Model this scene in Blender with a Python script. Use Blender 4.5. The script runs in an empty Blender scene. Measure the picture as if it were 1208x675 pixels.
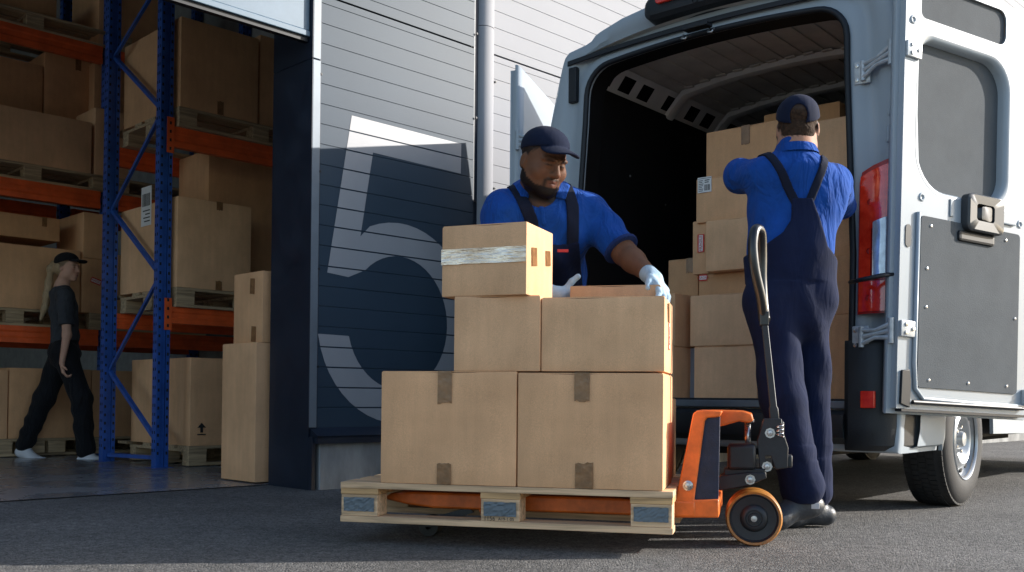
import bpy, bmesh, math, random
import numpy as np
from mathutils import Vector, Matrix
random.seed(7)
S = bpy.context.scene
C = S.collection
R = math.radians

# ------------------------------------------------------------------ camera, sky, sun, exposure
CAMH, PITCH, ROLL, SHIFT, FPX, PW, PH = .53, R(1.0), R(.5), .0925, 35/36*1208, 1208, 675
cam = bpy.data.objects.new('camera', bpy.data.cameras.new('camera'))
C.objects.link(cam)
camR = (Matrix.Rotation(math.pi/2+PITCH, 3, 'X') @ Matrix.Rotation(ROLL, 3, 'Z'))
cam.matrix_world = Matrix.Translation((0, 0, CAMH)) @ camR.to_4x4()
cam.data.lens = 35; cam.data.sensor_width = 36; cam.data.shift_y = SHIFT
cam.data.clip_start = .05; cam.data.clip_end = 2000
S.camera = cam

SUN_AZ, SUN_EL = R(82.0), R(23)
w = bpy.data.worlds.new('World'); S.world = w; w.use_nodes = True
nt = w.node_tree
bg = nt.nodes['Background']; sky = nt.nodes.new('ShaderNodeTexSky')
sky.sky_type = 'NISHITA'; sky.sun_disc = False
sky.sun_elevation = SUN_EL; sky.sun_rotation = SUN_AZ
sky.air_density = 1.0; sky.dust_density = 1.2; sky.ozone_density = 1.1
nt.links.new(sky.outputs[0], bg.inputs[0]); bg.inputs[1].default_value = .13
sun = bpy.data.objects.new('sun', bpy.data.lights.new('sun', 'SUN')); C.objects.link(sun)
sd = Vector((math.sin(SUN_AZ)*math.cos(SUN_EL), math.cos(SUN_AZ)*math.cos(SUN_EL), math.sin(SUN_EL)))
sun.rotation_euler = sd.to_track_quat('Z', 'Y').to_euler()
sun.location = sd*30
sun.data.energy = 3.3; sun.data.angle = R(.5); sun.data.color = (1, .95, .89)
S.view_settings.view_transform = 'Standard'; S.view_settings.look = 'None'
S.view_settings.exposure = 1.12; S.view_settings.gamma = 1
S.render.engine = 'CYCLES'

# ------------------------------------------------------------------ maths helpers
def ray(px, py):
    return camR @ Vector(((px-PW/2)/FPX, -(py-PH/2)/FPX+SHIFT*PW/FPX, -1))
def at(px, py, Y):                      # the point at depth Y that the photo shows at (px, py)
    d = ray(px, py); return Vector((0, 0, CAMH))+d*(Y/d.y)
def on(px, py, p0, n):                  # the point of a plane
    d = ray(px, py); o = Vector((0, 0, CAMH)); return o+d*((Vector(p0)-o).dot(n)/d.dot(n))

# ------------------------------------------------------------------ tagging
def tag(o, label=None, cat=None, group=None, kind=None):
    if label: o['label'] = label
    if cat: o['category'] = cat
    if group: o['group'] = group
    if kind: o['kind'] = kind
    return o
def empty(name, loc=(0, 0, 0), rz=0):
    o = bpy.data.objects.new(name, None); C.objects.link(o)
    o.location = loc; o.rotation_euler = (0, 0, rz); o.empty_display_size = .1
    return o

# ------------------------------------------------------------------ mesh builder
class MB:
    def __init__(s): s.v = []; s.f = []; s.parts = []
    def add(s, vs, fs, M=None):
        b = len(s.v); s.parts.append((vs, fs, M))
        s.v += [tuple(M @ Vector(v)) if M else tuple(v) for v in vs]
        s.f += [tuple(b+i for i in f) for f in fs]
        return s
    def box(s, x0, x1, y0, y1, z0, z1, M=None):
        return s.add([(x0,y0,z0),(x1,y0,z0),(x1,y1,z0),(x0,y1,z0),(x0,y0,z1),(x1,y0,z1),(x1,y1,z1),(x0,y1,z1)],
                     [(0,3,2,1),(4,5,6,7),(0,1,5,4),(1,2,6,5),(2,3,7,6),(3,0,4,7)], M)
    def bbox(s, x0, x1, y0, y1, z0, z1, b=.004, M=None):      # bevelled box
        bm = bmesh.new(); bmesh.ops.create_cube(bm, size=1)
        for v in bm.verts:
            v.co = Vector(((x0+x1)/2+v.co.x*(x1-x0), (y0+y1)/2+v.co.y*(y1-y0), (z0+z1)/2+v.co.z*(z1-z0)))
        bmesh.ops.bevel(bm, geom=bm.edges[:], offset=b, segments=2, affect='EDGES', profile=.6)
        bm.verts.index_update()
        s.add([v.co[:] for v in bm.verts], [[v.index for v in f.verts] for f in bm.faces], M); bm.free(); return s
    def prism(s, pts, d0, d1, M=None, plane='xz'):            # polygon in a plane, thick in the third axis
        n = len(pts)
        def mk(p, d): return (p[0], d, p[1]) if plane == 'xz' else ((p[0], p[1], d) if plane == 'xy' else (d, p[0], p[1]))
        vs = [mk(p, d0) for p in pts]+[mk(p, d1) for p in pts]
        fs = [tuple(range(n)), tuple(range(2*n-1, n-1, -1))]+[(i, i+n, (i+1) % n+n, (i+1) % n) for i in range(n)]
        return s.add(vs, fs, M)
    def tube(s, pts, rad, n=10, M=None, cap=True, flat=1.0):
        pts = [Vector(p) for p in pts]; rr = rad if isinstance(rad, (list, tuple)) else [rad]*len(pts)
        vs = []; fs = []; prev = None
        for i, p in enumerate(pts):
            t = (pts[min(i+1, len(pts)-1)]-pts[max(i-1, 0)]).normalized()
            if prev is None:
                a = t.orthogonal().normalized()
            else:
                a = (prev-t*prev.dot(t)).normalized()
            prev = a; b = t.cross(a)
            for k in range(n):
                th = 2*math.pi*k/n
                vs.append(p+a*math.cos(th)*rr[i]+b*math.sin(th)*rr[i]*flat)
        for i in range(len(pts)-1):
            for k in range(n):
                fs.append((i*n+k, i*n+(k+1) % n, (i+1)*n+(k+1) % n, (i+1)*n+k))
        if cap: fs.append(tuple(range(n-1, -1, -1))); fs.append(tuple((len(pts)-1)*n+k for k in range(n)))
        return s.add(vs, fs, M)
    def lathe(s, prof, n=32, M=None):                          # prof: (radius, along z)
        vs = []; fs = []
        for (r, z) in prof:
            for k in range(n):
                th = 2*math.pi*k/n; vs.append((r*math.cos(th), r*math.sin(th), z))
        for i in range(len(prof)-1):
            for k in range(n):
                fs.append((i*n+k, i*n+(k+1) % n, (i+1)*n+(k+1) % n, (i+1)*n+k))
        return s.add(vs, fs, M)
    def loft(s, loops, closed=True, M=None, cap=False):
        n = len(loops[0]); vs = [p for l in loops for p in l]; fs = []
        for i in range(len(loops)-1):
            for k in range(n if closed else n-1):
                fs.append((i*n+k, i*n+(k+1) % n, (i+1)*n+(k+1) % n, (i+1)*n+k))
        if cap: fs.append(tuple(range(n-1, -1, -1))); fs.append(tuple((len(loops)-1)*n+k for k in range(n)))
        return s.add(vs, fs, M)
    def each(s, name, mat, parent=None, **k):                  # one object per added piece
        out = []
        for vs, fs, M_ in s.parts: q = MB(); q.add(vs, fs, M_); out.append(q.build(name, mat, parent, **k))
        return out
    def build(s, name, mat, parent=None, smooth=False, world=False, bevel=0, recalc=True):
        me = bpy.data.meshes.new(name); me.from_pydata(s.v, [], s.f)
        if recalc:
            bm = bmesh.new(); bm.from_mesh(me); bmesh.ops.recalc_face_normals(bm, faces=bm.faces); bm.to_mesh(me); bm.free()
        for m in (mat if isinstance(mat, (list, tuple)) else [mat]): me.materials.append(m)
        if smooth is True:
            for p in me.polygons: p.use_smooth = True
        elif smooth:
            for p in me.polygons: p.use_smooth = True
            me.set_sharp_from_angle(angle=R(smooth))
        o = bpy.data.objects.new(name, me); C.objects.link(o)
        if parent: o.parent = parent
        if bevel:
            m = o.modifiers.new('b', 'BEVEL'); m.width = bevel; m.segments = 2; m.limit_method = 'ANGLE'; m.angle_limit = R(40)
            if smooth is False:
                for p in me.polygons: p.use_smooth = True
                me.set_sharp_from_angle(angle=R(50))
        return o
def rrect(x0, x1, y0, y1, r, n=6):
    if not isinstance(r, (list, tuple)): r = [r]*4
    out = []
    for (cx, cy, a0, q) in ((x1-r[0], y1-r[0], 0, r[0]), (x0+r[1], y1-r[1], 90, r[1]), (x0+r[2], y0+r[2], 180, r[2]), (x1-r[3], y0+r[3], 270, r[3])):
        for i in range(n+1):
            a = R(a0+90*i/n); out.append((cx+q*math.cos(a), cy+q*math.sin(a)))
    return out

# ------------------------------------------------------------------ materials
def mat(name, col, rough=.6, metal=0, spec=.5, var=0, scale=8, bump=0, bscale=60, stretch=None, dark=None, coat=0, trans=0, alpha=1, coords='Object', attr=None, rvar=0, detail=5):
    m = bpy.data.materials.new(name); m.use_nodes = True; t = m.node_tree; b = t.nodes['Principled BSDF']
    b.inputs['Base Color'].default_value = (*col, 1); b.inputs['Roughness'].default_value = rough
    b.inputs['Metallic'].default_value = metal; b.inputs['Specular IOR Level'].default_value = spec
    if coat: b.inputs['Coat Weight'].default_value = coat; b.inputs['Coat Roughness'].default_value = .08
    if trans: b.inputs['Transmission Weight'].default_value = trans
    if alpha < 1: b.inputs['Alpha'].default_value = alpha
    tc = t.nodes.new('ShaderNodeTexCoord'); mp = t.nodes.new('ShaderNodeMapping')
    t.links.new(tc.outputs[coords], mp.inputs[0])
    if stretch: mp.inputs['Scale'].default_value = stretch
    src = None
    if attr:
        a = t.nodes.new('ShaderNodeAttribute'); a.attribute_name = attr; src = a.outputs['Color']
        t.links.new(src, b.inputs['Base Color'])
    if var or rvar:
        n = t.nodes.new('ShaderNodeTexNoise'); n.inputs['Scale'].default_value = scale; n.inputs['Detail'].default_value = detail; n.inputs['Roughness'].default_value = .62
        t.links.new(mp.outputs[0], n.inputs[0])
        if var:
            mx = t.nodes.new('ShaderNodeMix'); mx.data_type = 'RGBA'; mx.blend_type = 'MULTIPLY' if src else 'MIX'
            rp = t.nodes.new('ShaderNodeMapRange'); rp.inputs[1].default_value = .32; rp.inputs[2].default_value = .68
            t.links.new(n.outputs[0], rp.inputs[0])
            if src:
                cr = t.nodes.new('ShaderNodeMix'); cr.data_type = 'RGBA'
                cr.inputs[6].default_value = (1-var, 1-var, 1-var, 1); cr.inputs[7].default_value = (1, 1, 1, 1)
                t.links.new(rp.outputs[0], cr.inputs[0]); mx.inputs[0].default_value = 1
                t.links.new(src, mx.inputs[6]); t.links.new(cr.outputs[2], mx.inputs[7])
            else:
                d = dark or tuple(c*(1-var) for c in col)
                mx.inputs[6].default_value = (*d, 1); mx.inputs[7].default_value = (*[min(1, c*(1+var*.45)) for c in col], 1)
                t.links.new(rp.outputs[0], mx.inputs[0])
            t.links.new(mx.outputs[2], b.inputs['Base Color'])
        if rvar:
            rr = t.nodes.new('ShaderNodeMapRange'); rr.inputs[1].default_value = .3; rr.inputs[2].default_value = .7
            rr.inputs[3].default_value = max(.02, rough-rvar); rr.inputs[4].default_value = min(1, rough+rvar)
            t.links.new(n.outputs[0], rr.inputs[0]); t.links.new(rr.outputs[0], b.inputs['Roughness'])
    if bump:
        n2 = t.nodes.new('ShaderNodeTexNoise'); n2.inputs['Scale'].default_value = bscale; n2.inputs['Detail'].default_value = 4
        t.links.new(mp.outputs[0], n2.inputs[0])
        bp = t.nodes.new('ShaderNodeBump'); bp.inputs['Strength'].default_value = min(1, bump*2); bp.inputs['Distance'].default_value = .004*bump+.001
        t.links.new(n2.outputs[0], bp.inputs['Height']); t.links.new(bp.outputs[0], b.inputs['Normal'])
    return m

M = {}
def asphalt():
    m = mat('asphalt', (.075, .076, .078), .82, spec=.35); t = m.node_tree; b = t.nodes['Principled BSDF']
    tc = t.nodes['Texture Coordinate']
    v = t.nodes.new('ShaderNodeTexVoronoi'); v.inputs['Scale'].default_value = 150
    n = t.nodes.new('ShaderNodeTexNoise'); n.inputs['Scale'].default_value = 230; n.inputs['Detail'].default_value = 3
    n3 = t.nodes.new('ShaderNodeTexNoise'); n3.inputs['Scale'].default_value = .9; n3.inputs['Detail'].default_value = 8; n3.inputs['Roughness'].default_value = .65
    n4 = t.nodes.new('ShaderNodeTexNoise'); n4.inputs['Scale'].default_value = 22; n4.inputs['Detail'].default_value = 6
    for q in (v, n, n3, n4): t.links.new(tc.outputs['Object'], q.inputs['Vector'])
    cr = t.nodes.new('ShaderNodeValToRGB'); e = cr.color_ramp.elements
    e[0].position = 0; e[0].color = (.03, .031, .034, 1); e[1].position = 1; e[1].color = (.24, .232, .215, 1)
    k = e.new(.42); k.color = (.125, .12, .114, 1); k = e.new(.72); k.color = (.18, .173, .162, 1)
    t.links.new(v.outputs['Color'], cr.inputs[0]); e[0].color = (.045, .045, .045, 1)
    mx = t.nodes.new('ShaderNodeMix'); mx.data_type = 'RGBA'; mx.blend_type = 'MULTIPLY'; mx.inputs[0].default_value = 1
    t.links.new(cr.outputs[0], mx.inputs[6])
    mr = t.nodes.new('ShaderNodeMapRange'); mr.inputs[1].default_value = .3; mr.inputs[2].default_value = .7; mr.inputs[3].default_value = .66; mr.inputs[4].default_value = 1.28
    t.links.new(n3.outputs[0], mr.inputs[0])
    mr2 = t.nodes.new('ShaderNodeMapRange'); mr2.inputs[1].default_value = .3; mr2.inputs[2].default_value = .7; mr2.inputs[3].default_value = .75; mr2.inputs[4].default_value = 1.2
    t.links.new(n4.outputs[0], mr2.inputs[0])
    mm = t.nodes.new('ShaderNodeMath'); mm.operation = 'MULTIPLY'; t.links.new(mr.outputs[0], mm.inputs[0]); t.links.new(mr2.outputs[0], mm.inputs[1])
    t.links.new(mm.outputs[0], mx.inputs[7]); t.links.new(mx.outputs[2], b.inputs['Base Color'])
    ad = t.nodes.new('ShaderNodeMath'); ad.operation = 'ADD'
    t.links.new(v.outputs['Distance'], ad.inputs[0]); t.links.new(n.outputs[0], ad.inputs[1])
    bp = t.nodes.new('ShaderNodeBump'); bp.inputs['Strength'].default_value = 1; bp.inputs['Distance'].default_value = .006; bp.invert = True
    t.links.new(ad.outputs[0], bp.inputs['Height']); t.links.new(bp.outputs[0], b.inputs['Normal'])
    return m
M['asphalt'] = asphalt()
M['wfloor'] = mat('polished_concrete', (.24, .245, .25), .26, spec=.6, var=.3, scale=2.2, rvar=.1, bump=.05, bscale=30)
M['concrete'] = mat('cast_concrete', (.3, .3, .29), .85, var=.45, scale=5, bump=.5, bscale=45, stretch=(1, 1, .35))
M['panel_grey'] = mat('panel_grey', (.029, .052, .078), .52, metal=.0, spec=.3, var=.1, scale=1.3, bump=.06, bscale=90, stretch=(1, 1, 2))
M['panel_white'] = mat('panel_white', (.33, .335, .355), .65, spec=.12, var=.05, scale=1.2, bump=.04, bscale=60)
M['navy_trim'] = mat('navy_trim', (.012, .02, .036), .42, metal=.1, var=.25, scale=4, rvar=.08)
M['vinyl'] = mat('white_vinyl', (.34, .34, .35), .4, var=.04, scale=5)
M['zinc'] = mat('zinc_trim', (.17, .2, .23), .45, metal=.2, var=.1)
M['shutter'] = mat('shutter', (.12, .18, .24), .5, metal=.0, var=.1)
M['hall'] = mat('hall_cladding', (.32, .32, .31), .8, var=.2)
M['rack_blue'] = mat('rack_blue', (.025, .10, .40), .38, spec=.5, var=.3, scale=9, bump=.05)
M['rack_orange'] = mat('rack_orange', (.8, .12, .025), .45, var=.25, scale=7)
M['card'] = [None]*6
def card(name, col, seed):
    m = mat(name, col, .82, spec=.25); t = m.node_tree; b = t.nodes['Principled BSDF']
    tc = t.nodes['Texture Coordinate']; mp = t.nodes['Mapping']
    mp.inputs['Location'].default_value = (seed*3.1, seed*1.7, seed)
    n = t.nodes.new('ShaderNodeTexNoise'); n.inputs['Scale'].default_value = 3.5; n.inputs['Detail'].default_value = 6; n.inputs['Roughness'].default_value = .6
    n2 = t.nodes.new('ShaderNodeTexNoise'); n2.inputs['Scale'].default_value = 420; n2.inputs['Detail'].default_value = 2
    n3 = t.nodes.new('ShaderNodeTexNoise'); n3.inputs['Scale'].default_value = 30; n3.inputs['Detail'].default_value = 4
    mp3 = t.nodes.new('ShaderNodeMapping'); mp3.inputs['Scale'].default_value = (1, 1, .12)
    t.links.new(tc.outputs['Object'], mp3.inputs[0])
    t.links.new(mp.outputs[0], n.inputs[0]); t.links.new(tc.outputs['Object'], n2.inputs[0]); t.links.new(mp3.outputs[0], n3.inputs[0])
    mx = t.nodes.new('ShaderNodeMix'); mx.data_type = 'RGBA'
    mx.inputs[6].default_value = (*[c*.86 for c in col], 1); mx.inputs[7].default_value = (*[c*1.1 for c in col], 1)
    mr = t.nodes.new('ShaderNodeMapRange'); mr.inputs[1].default_value = .3; mr.inputs[2].default_value = .7
    t.links.new(n.outputs[0], mr.inputs[0]); t.links.new(mr.outputs[0], mx.inputs[0])
    mx2 = t.nodes.new('ShaderNodeMix'); mx2.data_type = 'RGBA'; mx2.blend_type = 'MULTIPLY'; mx2.inputs[0].default_value = 1
    mr2 = t.nodes.new('ShaderNodeMapRange'); mr2.inputs[1].default_value = .3; mr2.inputs[2].default_value = .7; mr2.inputs[3].default_value = .86; mr2.inputs[4].default_value = 1.1
    t.links.new(n2.outputs[0], mr2.inputs[0])
    mr3 = t.nodes.new('ShaderNodeMapRange'); mr3.inputs[1].default_value = .3; mr3.inputs[2].default_value = .7; mr3.inputs[3].default_value = .95; mr3.inputs[4].default_value = 1.04
    t.links.new(n3.outputs[0], mr3.inputs[0])
    mm = t.nodes.new('ShaderNodeMath'); mm.operation = 'MULTIPLY'; t.links.new(mr2.outputs[0], mm.inputs[0]); t.links.new(mr3.outputs[0], mm.inputs[1])
    t.links.new(mx.outputs[2], mx2.inputs[6]); t.links.new(mm.outputs[0], mx2.inputs[7]); t.links.new(mx2.outputs[2], b.inputs['Base Color'])
    # faint corrugation running up the sides + soft dents
    wv = t.nodes.new('ShaderNodeTexWave'); wv.bands_direction = 'X'; wv.inputs['Scale'].default_value = 55; wv.inputs['Distortion'].default_value = .6
    t.links.new(tc.outputs['Object'], wv.inputs[0])
    n4 = t.nodes.new('ShaderNodeTexNoise'); n4.inputs['Scale'].default_value = 5; n4.inputs['Detail'].default_value = 2
    t.links.new(mp.outputs[0], n4.inputs[0])
    bp0 = t.nodes.new('ShaderNodeBump'); bp0.inputs['Strength'].default_value = .5; bp0.inputs['Distance'].default_value = .02
    t.links.new(n4.outputs[0], bp0.inputs['Height'])
    bp = t.nodes.new('ShaderNodeBump'); bp.inputs['Strength'].default_value = .12; bp.inputs['Distance'].default_value = .002
    t.links.new(wv.outputs['Fac'], bp.inputs['Height']); t.links.new(bp0.outputs[0], bp.inputs['Normal'])
    t.links.new(bp.outputs[0], b.inputs['Normal'])
    return m
for i, c in enumerate([(.74, .425, .225), (.68, .38, .195), (.76, .455, .25), (.63, .355, .18), (.73, .435, .24), (.76, .465, .265)]):
    M['card'][i] = card('cardboard', c, i)
M['card'].append(card('cardboard_plain', (.5, .33, .2), 6))
M['tape'] = mat('brown_tape', (.26, .13, .055), .25, spec=.6, var=.3, scale=30, bump=.3, bscale=50)
M['tape_clear'] = mat('shiny_tape', (.74, .66, .57), .22, metal=.6, spec=.8, var=.45, scale=9, bump=1, bscale=16, stretch=(.6, 1, 3), dark=(.4, .27, .17))
M['paper'] = mat('label_paper', (.75, .75, .74), .6, var=.08)
M['ink'] = mat('black_ink', (.02, .02, .02), .6)
M['red_ink'] = mat('red_ink', (.6, .03, .02), .5)
M['brownflap'] = mat('flap_edge', (.3, .19, .11), .85, var=.3, scale=60)
def wood(name, col):
    m = mat(name, col, .75, spec=.3); t = m.node_tree; b = t.nodes['Principled BSDF']
    mp = t.nodes['Mapping']; mp.inputs['Scale'].default_value = (2.2, 38, 38)
    n = t.nodes.new('ShaderNodeTexNoise'); n.inputs['Scale'].default_value = 1.4; n.inputs['Detail'].default_value = 6; n.inputs['Distortion'].default_value = .8
    t.links.new(mp.outputs[0], n.inputs[0])
    cr = t.nodes.new('ShaderNodeValToRGB'); e = cr.color_ramp.elements
    e[0].position = .3; e[0].color = (*[c*.55 for c in col], 1); e[1].position = .62; e[1].color = (*[min(1, c*1.12) for c in col], 1)
    t.links.new(n.outputs[0], cr.inputs[0]); t.links.new(cr.outputs[0], b.inputs['Base Color'])
    bp = t.nodes.new('ShaderNodeBump'); bp.inputs['Strength'].default_value = .4; bp.inputs['Distance'].default_value = .003
    t.links.new(n.outputs[0], bp.inputs['Height']); t.links.new(bp.outputs[0], b.inputs['Normal'])
    return m
M['wood'] = wood('pallet_wood', (.70, .47, .28))
M['wood2'] = wood('pallet_block_wood', (.62, .38, .18))
M['wood_old'] = wood('old_pallet_wood', (.45, .33, .2))
M['foil'] = mat('grey_foil', (.13, .16, .18), .5, metal=.1, var=.12, scale=12, bump=.35, bscale=20)
M['jack_orange'] = mat('jack_orange', (.8, .165, .02), .46, spec=.45, var=.35, scale=11, bump=.1, bscale=20, coat=.15)
M['black_metal'] = mat('black_metal', (.016, .018, .022), .45, spec=.5, var=.4, scale=12, bump=.15, bscale=70)
M['black_gloss'] = mat('black_gloss', (.004, .004, .005), .32, spec=.7, rvar=.06, scale=30)
M['navy_panel'] = mat('navy_panel', (.012, .018, .045), .6, var=.3, scale=30, bump=.3, bscale=160)
M['steel'] = mat('steel', (.55, .55, .55), .3, metal=.9, var=.2, scale=20, rvar=.1)
M['pu'] = mat('orange_tread', (.42, .17, .03), .4, var=.3, scale=40)
M['van_paint'] = mat('van_paint', (.36, .405, .44), .38, spec=.3, coat=.12, var=.05, scale=1.5, bump=.02, bscale=3)
M['van_inner'] = mat('van_inner_paint', (.8, .79, .75), .45, var=.12, scale=4)
M['van_ceiling'] = mat('van_ceiling', (.72, .69, .62), .6, var=.2, scale=4)
M['black_lining'] = mat('black_lining', (.006, .0055, .006), .6, spec=.25, var=.3, scale=3)
M['rubber'] = mat('rubber_seal', (.008, .01, .014), .5, spec=.4)
M['bumper'] = mat('bumper_plastic', (.018, .02, .023), .5, spec=.45, var=.15, scale=20, bump=.25, bscale=220)
M['tyre'] = mat('tyre_rubber', (.02, .02, .021), .75, var=.3, scale=14, bump=.2, bscale=90)
M['rim'] = mat('wheel_rim', (.42, .44, .46), .35, metal=.55, var=.2, scale=9)
M['lens_red'] = mat('lens_red', (1, .055, .02), .08, spec=.7, coat=.8, var=.2, scale=18, dark=(.75, .02, .008), bump=.2, bscale=60)
M['lens_clear'] = mat('lens_clear', (.65, .68, .7), .08, metal=.4, spec=.8, var=.3, scale=25)
M['dark_red'] = mat('dark_red', (.4, .01, .006), .3)
M['door_board'] = mat('door_board', (.10, .11, .118), .8, spec=.12, var=.12, scale=5, bump=.25, bscale=260)
M['hole'] = mat('recess_black', (.01, .01, .01), .8)
M['plated'] = mat('plated_hinge', (.5, .53, .55), .35, metal=.2, var=.25, scale=30)
M['handle_grey'] = mat('handle_grey', (.045, .05, .055), .35, spec=.4, var=.2)
M['under'] = mat('underbody', (.02, .02, .02), .8, var=.3)
def cloth(name, col, rough=.9, b1=.9, sheen=.04):
    m = mat(name, col, rough, spec=.2, var=.22, scale=9); t = m.node_tree; b = t.nodes['Principled BSDF']
    b.inputs['Sheen Weight'].default_value = sheen
    tc = t.nodes['Texture Coordinate']
    n = t.nodes.new('ShaderNodeTexNoise'); n.inputs['Scale'].default_value = 7; n.inputs['Detail'].default_value = 3; n.inputs['Distortion'].default_value = 1.6
    mp = t.nodes.new('ShaderNodeMapping'); mp.inputs['Rotation'].default_value = (.5, .7, .3); mp.inputs['Scale'].default_value = (1.7, 1, .55)
    t.links.new(tc.outputs['Object'], mp.inputs[0]); t.links.new(mp.outputs[0], n.inputs[0])
    f = t.nodes.new('ShaderNodeTexNoise'); f.inputs['Scale'].default_value = 500
    t.links.new(tc.outputs['Object'], f.inputs[0])
    bp = t.nodes.new('ShaderNodeBump'); bp.inputs['Strength'].default_value = b1; bp.inputs['Distance'].default_value = .035
    t.links.new(n.outputs[0], bp.inputs['Height'])
    bp2 = t.nodes.new('ShaderNodeBump'); bp2.inputs['Strength'].default_value = .3; bp2.inputs['Distance'].default_value = .001
    t.links.new(f.outputs[0], bp2.inputs['Height']); t.links.new(bp.outputs[0], bp2.inputs['Normal'])
    t.links.new(bp2.outputs[0], b.inputs['Normal'])
    return m
M['polo'] = cloth('blue_polo', (.006, .062, .30))
M['polo_trim'] = cloth('polo_trim', (.012, .03, .12), b1=.2)
M['overall'] = cloth('navy_overall', (.006, .012, .042), b1=.22, sheen=.02)
M['strap'] = cloth('navy_strap', (.008, .012, .028), b1=.1, sheen=.01)
M['cap'] = cloth('navy_cap', (.006, .011, .032), b1=.12, sheen=.02)
M['glove'] = cloth('pale_glove', (.42, .56, .66), b1=.3)
M['shoe'] = mat('shoe_leather', (.03, .036, .045), .45, var=.3, scale=14, bump=.4, bscale=60)
M['shoe_white'] = mat('white_trainer', (.6, .62, .66), .55, var=.1)
M['skin'] = mat('skin', (.5, .3, .2), .6, spec=.22, var=.12, scale=30, attr='Col', bump=.15, bscale=180)
M['skin'].node_tree.nodes['Principled BSDF'].inputs['Subsurface Weight'].default_value = .06
M['dshirt'] = cloth('charcoal_shirt', (.045, .05, .06))
M['dtrouser'] = cloth('black_trousers', (.01, .011, .014))
M['hair'] = mat('blond_hair', (.42, .30, .17), .5, var=.5, scale=30, stretch=(12, 12, .6), bump=.8, bscale=30)
M['hair_dark'] = mat('dark_brown_hair', (.05, .03, .019), .85, spec=.15, var=.5, scale=60, bump=1, bscale=110)
M['eye'] = mat('eye_white', (.3, .26, .24), .35)
M['iris'] = mat('iris', (.015, .008, .005), .15)
M['tag_white'] = mat('reflective_patch', (.55, .56, .58), .4)

def text_mesh(name, txt, size, mt, parent, Mx, depth=.0004, align='CENTER'):
    cu = bpy.data.curves.new(name, 'FONT'); cu.body = txt; cu.size = size; cu.extrude = depth; cu.align_x = align; cu.align_y = 'CENTER'
    o = bpy.data.objects.new(name+'_c', cu); C.objects.link(o)
    me = bpy.data.meshes.new_from_object(o); bpy.data.objects.remove(o)
    me.name = name; me.materials.clear(); me.materials.append(mt)
    ob = bpy.data.objects.new(name, me); C.objects.link(ob); ob.parent = parent
    me.transform(Mx)
    return ob
FRONT = Matrix(((1, 0, 0, 0), (0, 0, -1, 0), (0, 1, 0, 0), (0, 0, 0, 1)))     # text lies on the -y face

# ================================================================== GROUND
g = MB(); N = 40
g.add([(-400, -200, 0), (400, -200, 0), (400, 600, 0), (-400, 600, 0)], [(0, 1, 2, 3)])
tag(g.build('asphalt_ground', M['asphalt']), kind='structure')

# ================================================================== WAREHOUSE
A0 = R(44.8)
dW = Vector((math.sin(A0), math.cos(A0), 0)); nW = Vector((math.cos(A0), -math.sin(A0), 0))
P0 = Vector((-1.157, 5.651, 0))
WROT = math.atan2(dW.y, dW.x)          # local x = along the facade, local y = into the building
def WP(s, t, z=0): return P0+dW*s-nW*t+Vector((0, 0, z))
f = MB(); f.add([(-14, .393, .006), (6, .393, .006), (6, 18, .006), (-14, 18, .006)], [(0, 1, 2, 3)])
o = f.build('warehouse_floor', M['wfloor']); o.location = P0; o.rotation_euler.z = WROT; tag(o, kind='structure')

bld = empty('warehouse_building', P0, WROT)
tag(bld, 'warehouse with ribbed metal facade, large white number 5 and open loading bay', 'warehouse')
def ribbed(name, s0, s1, z0, z1, y, mt, pitch=.1165, phase=0, depth=.0035, cat=None):
    prof = []; z = z0; prof.append((y, z0))
    k = math.ceil((z0-phase)/pitch)
    while phase+k*pitch < z1-.01:
        zc = phase+k*pitch
        if zc-.004 > z0+.002: prof += [(y, zc-.004), (y+depth, zc-.0022), (y+depth, zc+.0022), (y, zc+.004)]
        k += 1
    prof.append((y, z1))
    m = MB(); n = len(prof)
    m.add([(s0, a, b) for a, b in prof]+[(s1, a, b) for a, b in prof], [(i, i+1, n+i+1, n+i) for i in range(n-1)])
    m.box(s0, s1, y+.012, y+.1, z0, z1)
    return m.build(name, mt, bld)
SEAM = 2.845
ribbed('facade_panel', .06, 1.262, .352, SEAM-.006, 0, M['panel_grey'])
ribbed('facade_panel', .06, 1.262, SEAM+.006, 5.7, 0, M['panel_grey'])
ribbed('facade_panel', 1.43, 14, .352, SEAM-.006, 0, M['panel_white'])
ribbed('facade_panel', 1.43, 14, SEAM+.006, 8.2, 0, M['panel_white'])
ribbed('facade_panel', .06, 1.262, 5.712, 8.2, 0, M['panel_grey'])
m = MB(); m.box(.0, .052, -.012, .02, .352, 2.455); m.box(.0, .052, -.012, .02, 2.461, 8.2); m.build('corner_trim', M['zinc'], bld, bevel=.003)
m = MB(); m.box(.052, .06, -.003, .02, .352, 8.2); m.box(1.262, 1.43, .004, .09, .352, 8.2); m.build('joint_strip', M['navy_trim'], bld)
# rounded white down pipe cover with dark joint
m = MB(); pr = [(1.30+.065-.065*math.cos(a), .004-.05*math.sin(a)) for a in [math.pi*i/14 for i in range(15)]]
m.loft([[(x, y, z) for x, y in pr] for z in (.352, 3.0)], closed=False); m.loft([[(x, y, z) for x, y in pr] for z in (3.004, 8.2)], closed=False)
m.build('drainpipe', M['panel_white'], bld, smooth=True)
m = MB()
for x in (.056, 1.275):
    for i in range(12): m.lathe([(.001, -.001), (.008, -.001), (.008, -.008), (.001, -.009)], 10, Matrix.Translation((x, -.004, .7+i*.56)) @ Matrix.Rotation(-math.pi/2, 4, 'X'))
for i in range(9): m.lathe([(.001, -.001), (.008, -.001), (.008, -.008), (.001, -.009)], 10, Matrix.Translation((1.45, -.004, .5+i*.72)) @ Matrix.Rotation(-math.pi/2, 4, 'X'))
m.each('rivet', M['rubber'], bld)
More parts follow.
